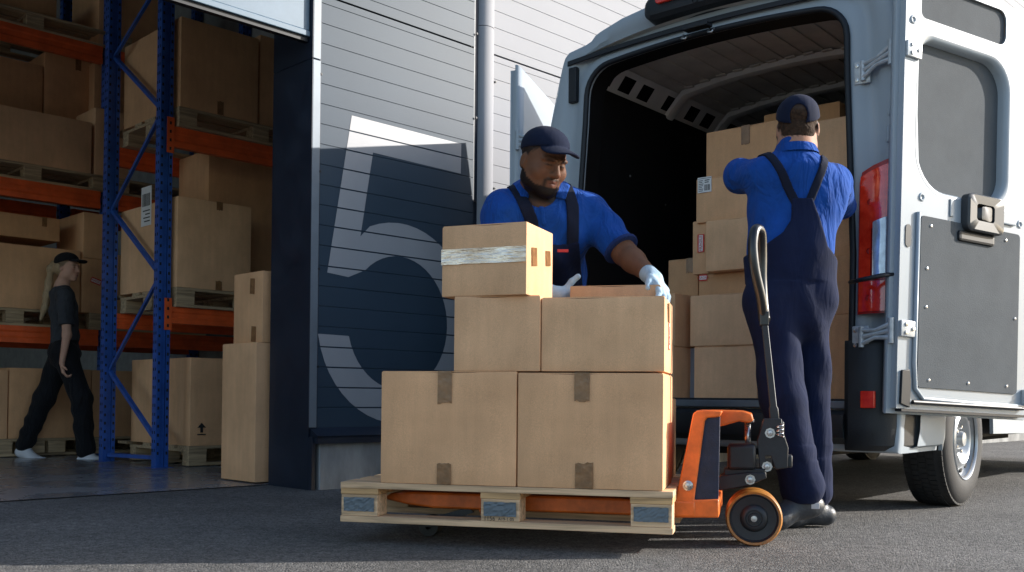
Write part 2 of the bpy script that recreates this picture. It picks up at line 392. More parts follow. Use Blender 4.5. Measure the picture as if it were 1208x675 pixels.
# jamb column, dark navy; deep reveal towards the loading bay
m = MB(); m.box(-.004, .0, -.012, .40, .0, 2.455); m.box(-.004, .0, -.012, .40, 2.461, 8.2); m.box(-.003, .06, -.004, .0, 0, .352); m.box(.0, .06, .02, .40, 0, 8.2)
m.build('door_jamb', M['navy_trim'], bld)
# plinth and sill
m = MB(); m.box(.046, 14, -.055, .3, -.3, .292); m.build('concrete_plinth', M['concrete'], bld, bevel=.006)
m = MB(); m.box(.012, 14, -.085, .1, .296, .306); m.box(.012, 14, -.085, -.081, .262, .306); m.box(.012, .016, -.081, .0, .262, .306)
m.prism([(.0, .352), (-.085, .306), (.0, .306)], .012, 14, plane='yz'); m.build('window_sill_flashing', M['navy_trim'], bld)
m = MB(); m.box(-.003, .02, -.05, .0, 0, .3); m.build('corner_post', M['navy_trim'], bld)
# walls, roof, bay; unseen open bays at left added to let daylight in
m = MB(); m.box(.06, 14, .1, .3, 0, 8.2); m.box(-4.6, -.004, .1, .3, 2.98, 8.2); [m.box(x, x+.4, .0, .3, 0, 3.4) for x in (-5.0, -9.6, -14.0)]; m.box(-14, -4.6, .1, .3, 3.4, 8.2); m.box(-14.3, -14, 6, 18, 0, 8.2); m.box(14, 14.3, 0, 18, 0, 8.2); m.box(-14.3, 14.3, 18, 18.3, 0, 8.2); m.box(1.9, 2.1, .3, 18, 0, 7.9)
m.build('wall', M['hall'], bld)
m = MB(); m.box(-14.4, 14.4, -.1, 18.4, 8.203, 8.4); m.build('roof', M['hall'], bld)
ribbed('facade_panel', -4.6, -.004, 3.0, 8.2, -.0, M['shutter'])
# roller door slab, mostly raised
sh = MB()
sh.box(-4.58, -.006, .02, .075, 2.62, 3.2); sh.box(-4.58, -.006, .012, .08, 2.585, 2.618)
ro = sh.build('roller_door', M['shutter'], bld, bevel=.004)
m = MB(); m.box(-4.57, -.01, .03, .07, 2.560, 2.583); m.build('bottom_seal', M['rubber'], ro)

# the white 5, cut where the panel ribs run
def five():
    pts = [(.28, 2.19), (1.152, 2.185), (1.15, 1.99), (.438, 1.999)]
    # bowl: outer ellipse centre (.60,.985) radii .655,.61 ; inner radii .435,.41
    cx, cz = .655, .985
    pts.append((.352, 1.483))
    o_a = [math.degrees(math.atan2((1.483-cz)/.61, (.352-cx)/.66))]
    a0 = 113.
    for i in range(0, 41):
        a = R(a0-(a0+170)*i/40); pts.append((cx+.60*math.cos(a), cz+.615*math.sin(a)))
    pts.append((.058, .889)); pts.append((.266, .887))
    b0 = 196.
    for i in range(0, 41):
        a = R(-164+14+(0)+ (0)); a = R(-166+(166+133)*i/40); pts.append((cx-.0+.39*math.cos(a), cz+.41*math.sin(a)))
    pts.append((.269, 1.233)); pts.append((.12, 1.246))
    return pts
pts = five()
bm = bmesh.new(); vs = [bm.verts.new((x, -.0015, z)) for x, z in pts]; fc = bm.faces.new(vs); bm.normal_update(); fc.normal_update()
bmesh.ops.triangulate(bm, faces=bm.faces[:], ngon_method='EAR_CLIP')
for k in range(0, 30):
    zc = k*.1165
    for dz in (-.0042, .0042):
        bmesh.ops.bisect_plane(bm, geom=bm.verts[:]+bm.edges[:]+bm.faces[:], plane_co=(0, 0, zc+dz), plane_no=(0, 0, 1))
kill = [f_ for f_ in bm.faces if abs(((f_.calc_center_median().z)/.1165) - round(f_.calc_center_median().z/.1165)) < .045]
bmesh.ops.delete(bm, geom=kill, context='FACES')
ret = bmesh.ops.extrude_face_region(bm, geom=bm.faces[:]); 
for v in [e for e in ret['geom'] if isinstance(e, bmesh.types.BMVert)]: v.co.y += .001
bmesh.ops.recalc_face_normals(bm, faces=bm.faces)
me = bpy.data.meshes.new('bay_number'); bm.to_mesh(me); bm.free(); me.materials.append(M['vinyl'])
o = bpy.data.objects.new('bay_number', me); C.objects.link(o); o.parent = bld; o['label'] = 'large white number 5'

# ================================================================== CARDBOARD BOXES
def carton(label, corner, yaw, w_, d_, h_, group=None, m_=0, tape=(), extra=(), name='cardboard_box', b=.0045):
    """corner = front left bottom point; width runs along the yaw direction, depth away from the front face"""
    c = Vector(corner)
    mb = MB(); bm = bmesh.new(); bmesh.ops.create_cube(bm, size=1)
    for v in bm.verts: v.co = Vector(((v.co.x+.5)*w_, (v.co.y+.5)*d_, (v.co.z+.5)*h_))
    bmesh.ops.bevel(bm, geom=bm.edges[:], offset=b, segments=2, affect='EDGES', profile=.6)
    bmesh.ops.subdivide_edges(bm, edges=[e for e in bm.edges if e.calc_length() > .1], cuts=5, use_grid_fill=True)
    rnd = random.Random(hash(label) % 999 if False else len(label)*7+int(w_*1000))
    px, pz = rnd.uniform(0, 6), rnd.uniform(0, 6)
    for v in bm.verts:                                   # sides belly and sag very slightly
        fx, fy, fz = v.co.x/w_, v.co.y/d_, v.co.z/h_
        bl = .0035*math.sin(math.pi*fx)*math.sin(math.pi*fz)
        if fy < .02: v.co.y -= bl*rnd.uniform(.6, 1.2)
        if fx > .98: v.co.x += .003*math.sin(math.pi*fy)*math.sin(math.pi*fz)
        if fz > .98: v.co.z += -.003*math.sin(math.pi*fx)+.0012*math.sin(px+9*fx)
    bm.verts.index_update()
    mb.add([v.co[:] for v in bm.verts], [[v.index for v in q.verts] for q in bm.faces]); bm.free()
    # flap lines on the top: two long flaps that meet in the middle
    mb.box(.004, w_-.004, .004, d_/2-.0015, h_-.002, h_+.0015); mb.box(.004, w_-.004, d_/2+.0015, d_-.004, h_-.002, h_+.0015)
    o = mb.build(name, M['card'][m_], smooth=30)
    o.location = c; o.rotation_euler.z = yaw
    tag(o, label, 'cardboard box', group)
    e = .0016
    def jag(x0, x1, z0, z1, zig_low=True):               # a strip with torn ends
        n = 6; p = []
        for i in range(n+1): p.append((x0+(x1-x0)*i/n, z0+rnd.uniform(-.004, .004)))
        for i in range(n, -1, -1): p.append((x0+(x1-x0)*i/n, z1+rnd.uniform(-.001, .001)))
        return p
    for tp in tape:
        kind, a, ln, wd = tp[:4]; mt = M['tape'] if len(tp) < 5 else M[tp[4]]
        t = MB()
        if kind == 'top':      # comes down the front from the top seam
            t.prism(jag(a*w_-wd/2, a*w_+wd/2, h_-ln, h_+.002), -.0058, -.0046)
            t.box(a*w_-wd/2, a*w_+wd/2, -.0050, d_, h_+.0017, h_+.0026)
        elif kind == 'bot':
            q = jag(a*w_-wd/2, a*w_+wd/2, -ln, -.001); q = [(x, -z) for x, z in q]
            t.prism(q, -.0058, -.0046)
        elif kind == 'band':   # across the front
            t.prism([(0.0, a*h_-wd/2), (w_, a*h_-wd/2), (w_, a*h_+wd/2), (0.0, a*h_+wd/2)], -.0062, -.0047)
        elif kind == 'right':  # patch on the right side
            t.prism([(ln-.025, a*h_-wd/2), (ln+.025, a*h_-wd/2+.006), (ln+.02, a*h_+wd/2), (ln-.027, a*h_+wd/2-.005)], w_+.0035, w_+.005, plane='yz')
        elif kind == 'left':
            t.prism([(ln-.025, a*h_-wd/2), (ln+.025, a*h_-wd/2+.006), (ln+.02, a*h_+wd/2), (ln-.027, a*h_+wd/2-.005)], -.0045, -.001, plane='yz')
        t.build('tape', mt, o)
    for ex in extra:
        kind = ex[0]
        if kind == 'label':    # paper label with bars and lines
            _, x, z, lw, lh = ex[:5]
            p = MB(); p.box(x, x+lw, -.0068, -.0050, z, z+lh); lb = p.build('shipping_label', M['paper'], o)
            q = MB(); xx = x+lw*.5
            while xx < x+lw*.88:
                bw = rnd.uniform(.0012, .004); q.box(xx, xx+bw, -.0074, -.0067, z+lh*.12, z+lh*.5); xx += bw+rnd.uniform(.0012, .003)
            for i in range(7): q.box(x+lw*.08, x+lw*rnd.uniform(.3, .45), -.0074, -.0067, z+lh*(.1+i*.11), z+lh*(.14+i*.11))
            for i in range(2): q.box(x+lw*.52, x+lw*rnd.uniform(.7, .9), -.0074, -.0067, z+lh*(.62+i*.13), z+lh*(.68+i*.13))
            q.box(x+lw*.03, x+lw*.97, -.0074, -.0067, z+lh*.90, z+lh*.93)
            q.build('print', M['ink'], lb)
        if kind == 'fragile':  # red FRAGILE sticker
            _, x, z, lw, lh, rot = ex
            Mx = Matrix.Translation((x, -.0062, z)) @ Matrix.Rotation(rot, 4, 'Y')
            p = MB(); p.box(-lw/2, lw/2, -.0006, .0006, -lh/2, lh/2, Mx); lb = p.build('fragile_sticker', M['red_ink'], o)
            p = MB(); p.box(-lw*.45, lw*.45, -.001, -.0004, -lh*.30, lh*.30, Mx); p.build('sticker_field', M['paper'], lb)
            text_mesh('sticker_text', 'FRAGILE', lh*.55, M['red_ink'], lb, Mx @ Matrix.Translation((0, -.0014, 0)) @ FRONT)
        if kind == 'fragile_right':
            _, y, z, lw, lh = ex
            Mx = Matrix.Translation((w_+.0045, y, z)) @ Matrix.Rotation(math.pi/2, 4, 'Z') @ Matrix.Rotation(math.pi/2, 4, 'Y')
            p = MB(); p.box(-lw/2, lw/2, -.0006, .0006, -lh/2, lh/2, Mx); lb = p.build('fragile_sticker', M['red_ink'], o)
            p = MB(); p.box(-lw*.45, lw*.45, -.001, -.0004, -lh*.30, lh*.30, Mx); p.build('sticker_field', M['paper'], lb)
            text_mesh('sticker_text', 'FRAGILE', lh*.55, M['red_ink'], lb, Mx @ Matrix.Translation((0, -.0014, 0)) @ FRONT)
        if kind == 'label_left':
            _, y, z, lw, lh = ex
            p = MB(); p.box(-.0032, -.0012, y, y+lw, z, z+lh); lb = p.build('shipping_label', M['paper'], o); q = MB()
            yy = y+lw*.12
            while yy < y+lw*.88: bw = rnd.uniform(.003, .008); q.box(-.0040, -.0033, yy, yy+bw, z+lh*.5, z+lh*.82); yy += bw+rnd.uniform(.003, .006)
            for i in range(4): q.box(-.0040, -.0033, y+lw*.12, y+lw*rnd.uniform(.5, .85), z+lh*(.1+i*.09), z+lh*(.13+i*.09))
            q.build('print', M['ink'], lb)
        if kind == 'arrow':    # printed this-way-up arrow
            _, x, z, s_ = ex
            q = MB(); q.prism([(x-.12*s_, z+.2*s_), (x+.12*s_, z+.2*s_), (x+.12*s_, z+.6*s_), (x+.38*s_, z+.6*s_), (x, z+s_), (x-.38*s_, z+.6*s_), (x-.12*s_, z+.6*s_)], -.0056, -.0046)
            q.box(x-.38*s_, x+.38*s_, -.0056, -.0046, z, z+.09*s_); q.build('arrow_mark', M['ink'], o)
    return o

# ================================================================== PALLETS
def pallet(label, corner, yaw, L=1.2, D=.8, group=None, fancy=False, mt='wood_old'):
    r = empty('wooden_pallet', corner, yaw); tag(r, label, 'pallet', group)
    rnd = random.Random(int(corner[0]*100)+3)
    ys = [0, .145, .2, .3, .35, .45, .5, .6, D-.145] 
    for (y0, wd) in ((0, .145), (.185, .1), (.328, .145), (.515, .1), (D-.145, .145)):
        y0 = y0*D/.8
        m = MB(); m.bbox(0, L, y0, y0+wd*D/.8, .122, .144, .002, Matrix.Rotation(rnd.uniform(-.001, .001), 4, 'Y')); m.build('deck_board', M[mt], r)
    for x0 in (0, L/2-.0725, L-.145):
        m = MB(); m.bbox(x0+.001, x0+.144, .001, D-.001, .1, .1215, .002)
        M90 = None
        m.build('stringer', M['wood2' if fancy else mt], r)
        for y0, dp in ((.002, .1), (D/2-.0725, .145), (D-.102, .1)):
            m = MB(); m.bbox(x0+.003, x0+.142, y0, y0+dp, .0225, .0995, .003); bk = m.build('block', M['wood' if fancy else mt], r)
            if fancy and y0 < .01:
                # crumpled grey foil on the block face
                gx, gz = 14, 8; vs = []; fs = []
                for j in range(gz):
                    for i in range(gx):
                        vs.append((x0+.014+(.117)*i/(gx-1)+rnd.uniform(-.001, .001), -.0005-rnd.uniform(0, .0035), .040+(.05)*j/(gz-1)+rnd.uniform(-.001, .001)))
                for j in range(gz-1):
                    for i in range(gx-1): a = j*gx+i; fs.append((a, a+1, a+gx+1, a+gx))
                q = MB(); q.add(vs, fs); q.build('foil_cover', M['foil'], bk)
    for y0, wd in ((0, .1), (D/2-.0725, .145), (D-.1, .1)):
        m = MB(); m.bbox(0, L, y0, y0+wd, 0, .022, .002); m.build('bottom_board', M[mt], r)
    if fancy:
        text_mesh('stamp', '1156', .021, M['ink'], r, Matrix.Translation((L/2-.038, .0015, .0308)) @ FRONT, .0006)
        text_mesh('stamp', 'A19-1-05', .015, M['ink'], r, Matrix.Translation((L/2+.022, .0015, .0303)) @ FRONT, .0006)
    return r

YP = R(-13.6); uP = Vector((math.cos(YP), math.sin(YP), 0)); vP = Vector((-math.sin(YP), math.cos(YP), 0))
PP = Vector((-.619, 3.62, .077))
def PA(a, b, z=0): return PP+uP*a+vP*b+Vector((0, 0, z))
pallet('pale new wooden pallet on the orange hand truck, carrying the stack of boxes', PP, YP, 1.195, .8, None, True, 'wood')
TOP = PP.z+.1445
def pbox(label, xl, xr, yt, b, z0, d, gap=0, **k):
    """front face spans photo columns xl..xr, top at row yt, standing b metres behind the pallet's front edge"""
    n = vP; q = PA(0, b)
    zc = z0
    def col(x):
        lo = on(x, 400, q, n); return (lo-PP).dot(uP)
    a0, a1 = col(xl), col(xr)
    ztop = on((xl+xr)/2, yt, q, n).z
    c = PA(a0, b); c.z = z0
    return carton(label, c, YP, a1-a0, d, ztop-z0, group='cardboard boxes on the loaded pallet', **k), ztop
_, z1 = pbox('big bottom left box of the pallet load, taped at top and bottom', 450.5, 610, 438.5, .004, TOP, .38, m_=0, tape=(('top', .48, .112, .052), ('bot', .48, .075, .052)))
_, z1b = pbox('big bottom right box of the pallet load, next to the orange frame', 611.5, 783, 440.5, .004, TOP, .38, m_=0, tape=(('top', .45, .095, .052), ('bot', .47, .088, .062)))
_, z2 = pbox('plain middle box directly under the box with the shiny tape band', 535.5, 637, 349.5, .012, max(z1, z1b)+.002, .33, m_=4)
bb, z2b = pbox('wide middle box right of the plain box, sunlit right side with a red sticker', 638.5, 784, 350.5, .02, max(z1, z1b)+.002, .34, m_=2, tape=(('right', .82, .12, .07),), extra=(('fragile_right', .14, .13, .1, .032),))
ft = on(521, 350, PA(0, .03), vP); 
yt3 = R(-22)
q0 = Vector(ft); q0.z = max(z2, z2b)+.002
w3 = .315; 
carton('top box of the pallet load with a wide shiny tape band across its face', q0, yt3, .325, .27, .252, 'cardboard boxes on the loaded pallet', 4,
       tape=(('band', .56, 0, .055, 'tape_clear'), ('right', .55, .07, .07), ('right', .6, .21, .06)))
_, _z = pbox('box behind the wide middle box, gripped by the man in the cap', 672, 779, 337, .40, max(z1, z1b)+.002, .3, m_=6, tape=(('right', .5, .12, .06),))
pbox('bottom rear right box of the pallet load, just showing past the sunlit corner', 700, 790, 470, .42, TOP, .34, m_=1)

# ================================================================== HAND PALLET TRUCK
jk = empty('hand_pallet_truck', (PP.x, PP.y, 0), YP)
tag(jk, 'orange hand pallet truck with black upright handle, its forks under the loaded pallet', 'pallet truck')
def jp(px, py, b): 
    q = on(px, py, PA(0, b), vP)-Vector((PP.x, PP.y, 0)); return (q.dot(uP), q.z)
for b0 in (.165, .465):
    m = MB(); zt, zb = .176, .118
    m.prism([(.10, .150), (.13, .168), (.22, zt), (1.26, zt), (1.26, zb), (.30, zb), (.20, .128), (.12, .143)], b0, b0+.16)
    fk = m.build('fork', M['jack_orange'], jk, bevel=.008)
    m = MB(); m.lathe([(.001, -.012), (.013, -.012), (.016, 0), (.016, .012)], 14, Matrix.Translation((.5, b0, .112)) @ Matrix.Rotation(math.pi/2, 4, 'X')); m.build('bolt', M['steel'], fk)
    m = MB(); m.prism([(.475, .12), (.525, .12), (.515, .095), (.485, .095)], b0-.003, b0+.01); m.build('bracket', M['jack_orange'], fk, bevel=.003)
    m = MB(); m.lathe([(.012, .0), (.038, .002), (.04, .01), (.04, .07), (.038, .078), (.012, .08)], 28, Matrix.Translation((.26, b0+.14, .042)) @ Matrix.Rotation(math.pi/2, 4, 'X')); m.build('load_roller', M['black_metal'], fk, smooth=40)
    m = MB(); m.prism([(.25, .045), (.28, .045), (.45, .105), (.43, .125), (.24, .065)], b0+.02, b0+.035); m.build('linkage', M['black_metal'], fk)
B_ = .17
o1 = [jp(x, y, B_) for x, y in ((795.5, 611), (797, 590), (801, 570), (817.5, 488), (822, 484.5), (852, 485), (849, 492), (834, 493), (831.5, 497), (819, 590), (848, 589), (848, 611))]
m = MB(); m.prism(o1, B_, B_+.46); m.build('frame', M['jack_orange'], jk, bevel=.005)
o2 = [jp(x, y, .30) for x, y in ((836, 484), (876, 485), (887, 488), (889, 496), (884, 499), (872, 497), (858, 501), (846, 504), (836, 506))]
m = MB(); m.prism(o2, .27, .55); m.build('top_bracket', M['jack_orange'], jk, bevel=.006)
o3 = [jp(x, y, B_+.01) for x, y in ((817.5, 590.5), (830.5, 492), (849.5, 491.5), (847.5, 590))]
m = MB(); m.prism(o3, B_+.012, B_+.03); m.build('side_panel', M['navy_panel'], jk, bevel=.002)
a, z = jp(811.5, 573, B_); m = MB(); m.lathe([(.001, -.014), (.010, -.013), (.012, -.006), (.018, -.004), (.018, .002)], 16, Matrix.Translation((a, B_, z)) @ Matrix.Rotation(math.pi/2, 4, 'X') @ Matrix.Scale(-1, 4, (0, 0, 1))); m.build('bolt', M['steel'], jk, smooth=40)
def jbox(name, x0, x1, y0, y1, b0, b1, mt, bev=.005, sm=True):
    p = [jp(x, y, b0) for x, y in ((x0, y1), (x1, y1), (x1, y0), (x0, y0))]
    m = MB(); m.prism(p, b0, b1); return m.build(name, mt, jk, bevel=bev)
jbox('pump_housing', 858, 892, 524, 555, .36, .50, M['black_metal'], .012)
jbox('pump_base', 854, 903, 553, 562, .37, .50, M['black_metal'], .004)
a0, z0 = jp(882.5, 524, .43); a1, z1_ = jp(882, 497, .43)
m = MB(); m.tube([(a0, .43, z0-.03), (a1, .43, z1_)], .0115, 16); m.build('piston', M['steel'], jk, smooth=True)
m = MB(); m.tube([(a1, .43, z1_-.004), (a1, .43, z1_+.008)], .024, 18); m.build('piston_head', M['steel'], jk, smooth=40)
pl = [jp(x, y, .385) for x, y in ((896, 552), (893, 520), (901, 494), (922, 494), (924, 510), (930, 528), (929, 552), (915, 554), (909, 538), (903, 538), (905, 553))]
m = MB(); m.prism(pl, .375, .39); m.prism(pl, .455, .47); m.build('tiller_bracket', M['black_metal'], jk, bevel=.003)
jbox('tiller_block', 899, 925, 497, 519, .39, .455, M['black_metal'], .006)
jbox('pedal', 911, 935, 537, 552, .39, .46, M['black_metal'], .006)
m = MB(); a, z = jp(920, 512, .38)
sp = [(a+.012*math.cos(t*.7), .362+.012*math.sin(t*.7), z-.01+.0016*t) for t in range(30)]; m.tube(sp, .0025, 6); m.build('spring', M['steel'], jk, smooth=True)
m = MB()
for (x, y, b) in ((908.5, 511, .374), (905, 550.5, .374), (885, 566, .352)):
    a, z = jp(x, y, b); m.lathe([(.001, .01), (.009, .009), (.012, .0), (.019, 0), (.019, -.01)], 8, Matrix.Translation((a, b, z)) @ Matrix.Rotation(math.pi/2, 4, 'X'))
m.each('pivot_bolt', M['steel'], jk)
lk = [jp(x, y, .36) for x, y in ((846, 566), (850, 561), (884, 557), (903, 558), (905, 564), (884, 573), (850, 579), (846, 576))]
m = MB(); m.prism(lk, .355, .38); m.prism(lk, .47, .495); m.build('steering_link', M['black_metal'], jk, bevel=.004)
# steer wheels on one axle
aw, zw = jp(889.5, 603.5, .36); zw = .101
for i, (b, da) in enumerate(((.352, 0), (.455, -.004))):
    Mx = Matrix.Translation((aw+da, b, zw)) @ Matrix.Rotation(math.pi/2, 4, 'X')
    m = MB(); m.lathe([(.088, .0), (.096, .002), (.101, -.008), (.101, -.04), (.096, -.05), (.088, -.05)], 64, Mx); sw = m.build('steer_wheel', M['pu'], jk, smooth=45)
    m = MB(); m.lathe([(.089, -.001), (.086, .001), (.080, -.006), (.05, -.009), (.046, -.002), (.036, .004), (.03, .004), (.028, .0), (.020, .0), (.018, .008), (.001, .008)], 48, Mx); m.build('hub', M['black_metal'], sw, smooth=35)
    m = MB(); m.lathe([(.012, .0), (.011, .016), (.001, .017)], 12, Mx); m.build('axle_end', M['steel'], sw, smooth=40)
m = MB(); m.prism([(aw-.03, .12), (aw+.02, .12), (aw+.02, .17), (aw-.03, .17)], .41, .44); m.build('axle_fork', M['black_metal'], jk)
# handle: flat bar leaning slightly left, closed D grip on top seen nearly edge on
def j3(px, py, b): a, z = jp(px, py, b); return Vector((a, b, z))
m = MB(); p0, p1 = j3(914, 497, .42), j3(901, 372, .44)
for i, (hw, hd) in enumerate(((.017, .02),)):
    vs = []
    for p, w_ in ((p0, .0165), (p0.lerp(p1, .12), .0165), (p0.lerp(p1, .14), .0125), (p1, .0115)):
        vs.append([p+Vector((-w_, -.02, 0)), p+Vector((w_, -.02, 0)), p+Vector((w_, .02, 0)), p+Vector((-w_, .02, 0))])
    m.loft(vs, cap=True)
m.build('handle_shaft', M['black_metal'], jk, bevel=.003)
m = MB(); c0 = j3(898, 366, .44); lp = []
pix = [(901, 378), (898, 352), (891, 320), (888, 292), (890, 274), (894, 270), (898, 276), (899, 298), (899, 330), (901, 362), (903, 378)]
for i, (x, y) in enumerate(pix):
    t = i/(len(pix)-1); lp.append(j3(x, y, .44-.05*math.sin(math.pi*2*(t-.02))*1.0 if 0 < t < 1 else .44))
# smooth the loop
def catmull(P, k=6):
    out = []
    for i in range(len(P)-1):
        a, b, c, d = P[max(0, i-1)], P[i], P[i+1], P[min(len(P)-1, i+2)]
        for j in range(k):
            t = j/k; out.append(.5*((2*b)+(c-a)*t+(2*a-5*b+4*c-d)*t*t+(3*b-3*c+d-a)*t**3))
    return out+[P[-1]]
m.tube(catmull(lp), .0185, 14); m.build('grip', M['black_gloss'], jk, smooth=True)
m = MB(); m.tube(catmull([j3(894, 272, .44), j3(891, 300, .44), j3(896, 350, .44)]), .005, 8); m.build('release_lever', M['steel'], jk, smooth=True)
m = MB(); m.bbox(-.017, .017, -.024, .024, -.035, .02, .006, Matrix.Translation(j3(901.5, 374, .44))); m.build('grip_collar', M['black_gloss'], jk)

# ================================================================== VAN
VA = R(130.1)
Rv = Vector((math.sin(VA), math.cos(VA), 0)); Lv = Vector((-Rv.y, Rv.x, 0))
CV = Vector((.929, 4.996, 0)); VROT = math.atan2(Rv.y, Rv.x)
# van local frame: x = right, y = forward (into the van), z = up
def VP(x, y, z): return CV+Rv*x+Lv*y+Vector((0, 0, z))
RAKE = .035
van = empty('delivery_van', CV, VROT); tag(van, 'white high roof delivery van with both rear doors swung open and boxes inside', 'van')
OUT = [(1.0, .30), (1.012, .55), (1.03, 1.1), (1.045, 1.5), (1.04, 1.85), (1.0, 2.1), (.955, 2.3), (.925, 2.42), (.91, 2.468), (.88, 2.497), (.73, 2.52), (.69, 2.562), (.52, 2.612), (.3, 2.645), (0, 2.655)]
outer = OUT+[(-x, z) for x, z in OUT[-2::-1]]
def opening(k=0.):      # opening outline, grown by k
    p = []
    W0, W1 = .78+k, .735+k; zt = 2.372+k; zb = .53-k; rr = .16+k*.6
    p.append((W0, zb)); p.append((W0, 1.2)); p.append((W1+.004, 2.05))
    for i in range(9):
        a = R(90*i/8); p.append((W1-rr+rr*math.cos(a)-.0, zt-rr+rr*math.sin(a)))
    for i in range(1, 12):
        x = (W1-rr)*(1-2*i/12); p.append((x, zt+.028*(1-(x/(W1-rr))**2)))
    for i in range(9):
        a = R(90+90*i/8); p.append((-W1+rr+rr*math.cos(a), zt-rr+rr*math.sin(a)))
    p.append((-W1-.004, 2.05)); p.append((-W0, 1.2)); p.append((-W0, zb))
    return p
def resample(poly, N_, c=(0, 1.35)):   # closed loop sampled by rays from c
    out = []
    P = [Vector((a-c[0], b-c[1])) for a, b in poly]; n = len(P)
    for k in range(N_):
        th = 2*math.pi*k/N_; d = Vector((math.cos(th), math.sin(th))); best = 0
        for i in range(n):
            a, b = P[i], P[(i+1) % n]; e = b-a; den = d.x*e.y-d.y*e.x
            if abs(den) < 1e-12: continue
            t = (a.x*e.y-a.y*e.x)/den; u = (a.x*d.y-a.y*d.x)/den
            if t > 0 and -1e-6 <= u <= 1+1e-6: best = max(best, t)
        out.append((c[0]+d.x*best, c[1]+d.y*best))
    return out
NN = 240
o_loop = resample(outer, NN)
def mix(a, b, t): return [(p[0]*(1-t)+q[0]*t, p[1]*(1-t)+q[1]*t) for p, q in zip(a, b)]
i_loop = resample(opening(0), NN)
g_loop = resample(opening(.075), NN); g2_loop = resample(opening(.055), NN)
def ring(loop, y): return [(x, y+RAKE*(z-.53), z) for x, z in loop]
m = MB()
m.loft([[(x, 5.2, max(z, .82)) for x, z in o_loop], [(x, .53, max(z, .82)) for x, z in o_loop], [(x, .52, z) for x, z in o_loop], [(x, .04+RAKE*(z-.53), z) for x, z in o_loop],
        ring(mix(o_loop, i_loop, .01), .018), ring(mix(o_loop, i_loop, .04), .004), ring(mix(o_loop, i_loop, .10), .0),
        ring(mix(o_loop, g_loop, .55), .002), ring(mix(o_loop, g_loop, .7), .028), ring(g_loop, .03), ring(g2_loop, .012), ring(i_loop, .012), ring(i_loop, .03)])
m.build('body', M['van_paint'], van, smooth=50)
m = MB(); m.loft([ring(i_loop, .0302), ring(i_loop, .16)]); m.build('opening_return', M['black_lining'], van)
# nose of the van far away (cab), closes the shell
m = MB()
fr = [(x, 5.2, z) for x, z in o_loop]; fr2 = [(x*.92, 5.9, .3+(z-.3)*(.45 if z > 1.2 else 1)) for x, z in o_loop]
m.loft([fr, fr2], cap=True); m.build('cab', M['van_paint'], van, smooth=40)
# rubber seal round the opening
m = MB(); sl = resample(opening(.004), NN); pts_ = ring(sl, .0)
m.tube(pts_+[pts_[0]], .015, 8, cap=False); m.build('door_seal', M['rubber'], van, smooth=True)
# black gasket channel over the header and down the top corners
def arch(k, z_from, n=40):
    P = [p for p in resample(opening(k), NN) if p[1] > z_from]
    P.sort(key=lambda p: math.atan2(p[1]-1.35, p[0])); return P
xs_ = [-.872+1.744*i/40 for i in range(41)]
def gz(x, k): return 2.372+k+.030*(1-(x/.8)**2)
def gy(z): return RAKE*(z-.53)
m = MB(); m.loft([[(x, -.006+gy(gz(x, .042)), gz(x, .042)) for x in xs_], [(x, -.010+gy(gz(x, .046)), gz(x, .046)) for x in xs_], [(x, -.010+gy(gz(x, .070)), gz(x, .070)) for x in xs_], [(x, .03+gy(gz(x, .074)), gz(x, .074)) for x in xs_]], closed=False)
m.bbox(-.868, -.815, .06, .12, 2.20, 2.40, .006)
m.build('gutter_gasket', M['rubber'], van)
# latch plate and two strikers under the header
m = MB(); m.bbox(-.08, .06, -.03, .03, 2.405, 2.425, .004); m.build('latch_plate', M['rubber'], van)
m = MB()
for x in (-.1, .05): m.tube([(x, .02, 2.40), (x, .0, 2.375), (x+.02, .0, 2.37), (x+.025, .02, 2.395)], .005, 6)
m.each('striker', M['steel'], van, smooth=True)
# cargo interior
m = MB(); m.box(-.80, .80, .02, 3.2, .50, .532); m.build('cargo_floor', M['van_inner'], van)
m = MB(); m.bbox(-.79, .79, -.035, .03, .495, .53, .006); m.build('door_sill', M['zinc'], van)
m = MB()
for i in range(26): m.box(-.76+i*.06, -.73+i*.06, -.02, .03, .5305, .5335)
m.build('sill_tread', M['rubber'], van)
m = MB(); m.box(-.81, -.775, .15, 3.2, .53, 2.315); m.build('side_lining', M['black_lining'], van)
m = MB(); m.box(.775, .81, .15, 3.2, .53, 2.315); m.build('side_lining', M['black_lining'], van)
m = MB(); m.box(-.9, .9, 3.0, 3.05, .5, 2.55); m.build('bulkhead', M['black_lining'], van)
for s_ in (-1, 1):          # slanting perforated panel between lining and ceiling
    m = MB(); y0, y1 = .12, 3.0
    pa, pb = Vector((s_*.80, 0, 2.32)), Vector((s_*.70, 0, 2.445))
    hs = [(.22, .34), (.42, .54), (.62, .74), (.90, 1.02), (1.18, 1.30), (1.38, 1.50), (1.7, 1.82), (1.9, 2.02), (2.2, 2.32)]
    def strip(ya, yb, ta, tb):
        a = pa.lerp(pb, ta); b = pa.lerp(pb, tb); m.add([(a.x, ya, a.z), (a.x, yb, a.z), (b.x, yb, b.z), (b.x, ya, b.z)], [(0, 1, 2, 3)])
    strip(y0, y1, 0, .2); strip(y0, y1, .78, 1); yy = y0
    for (ha, hb) in hs: strip(yy, ha, .2, .78); yy = hb
    strip(yy, y1, .2, .78); m.build('roof_rail', M['van_inner'], van)
    m = MB(); m.add([(s_*.84, y0, 2.30), (s_*.84, y1, 2.30), (s_*.76, y1, 2.5), (s_*.76, y0, 2.5)], [(0, 1, 2, 3)]); m.build('rail_back', M['black_lining'], van)
def ceil_z(x): return 2.515-.07*(abs(x)/.74)**2.2
m = MB(); xs = [-.74+1.48*i/24 for i in range(25)]
m.loft([[(x, y, ceil_z(x)) for x in xs] for y in (.06, 3.0)], closed=False); m.build('ceiling', M['van_ceiling'], van, smooth=True)
m = MB()
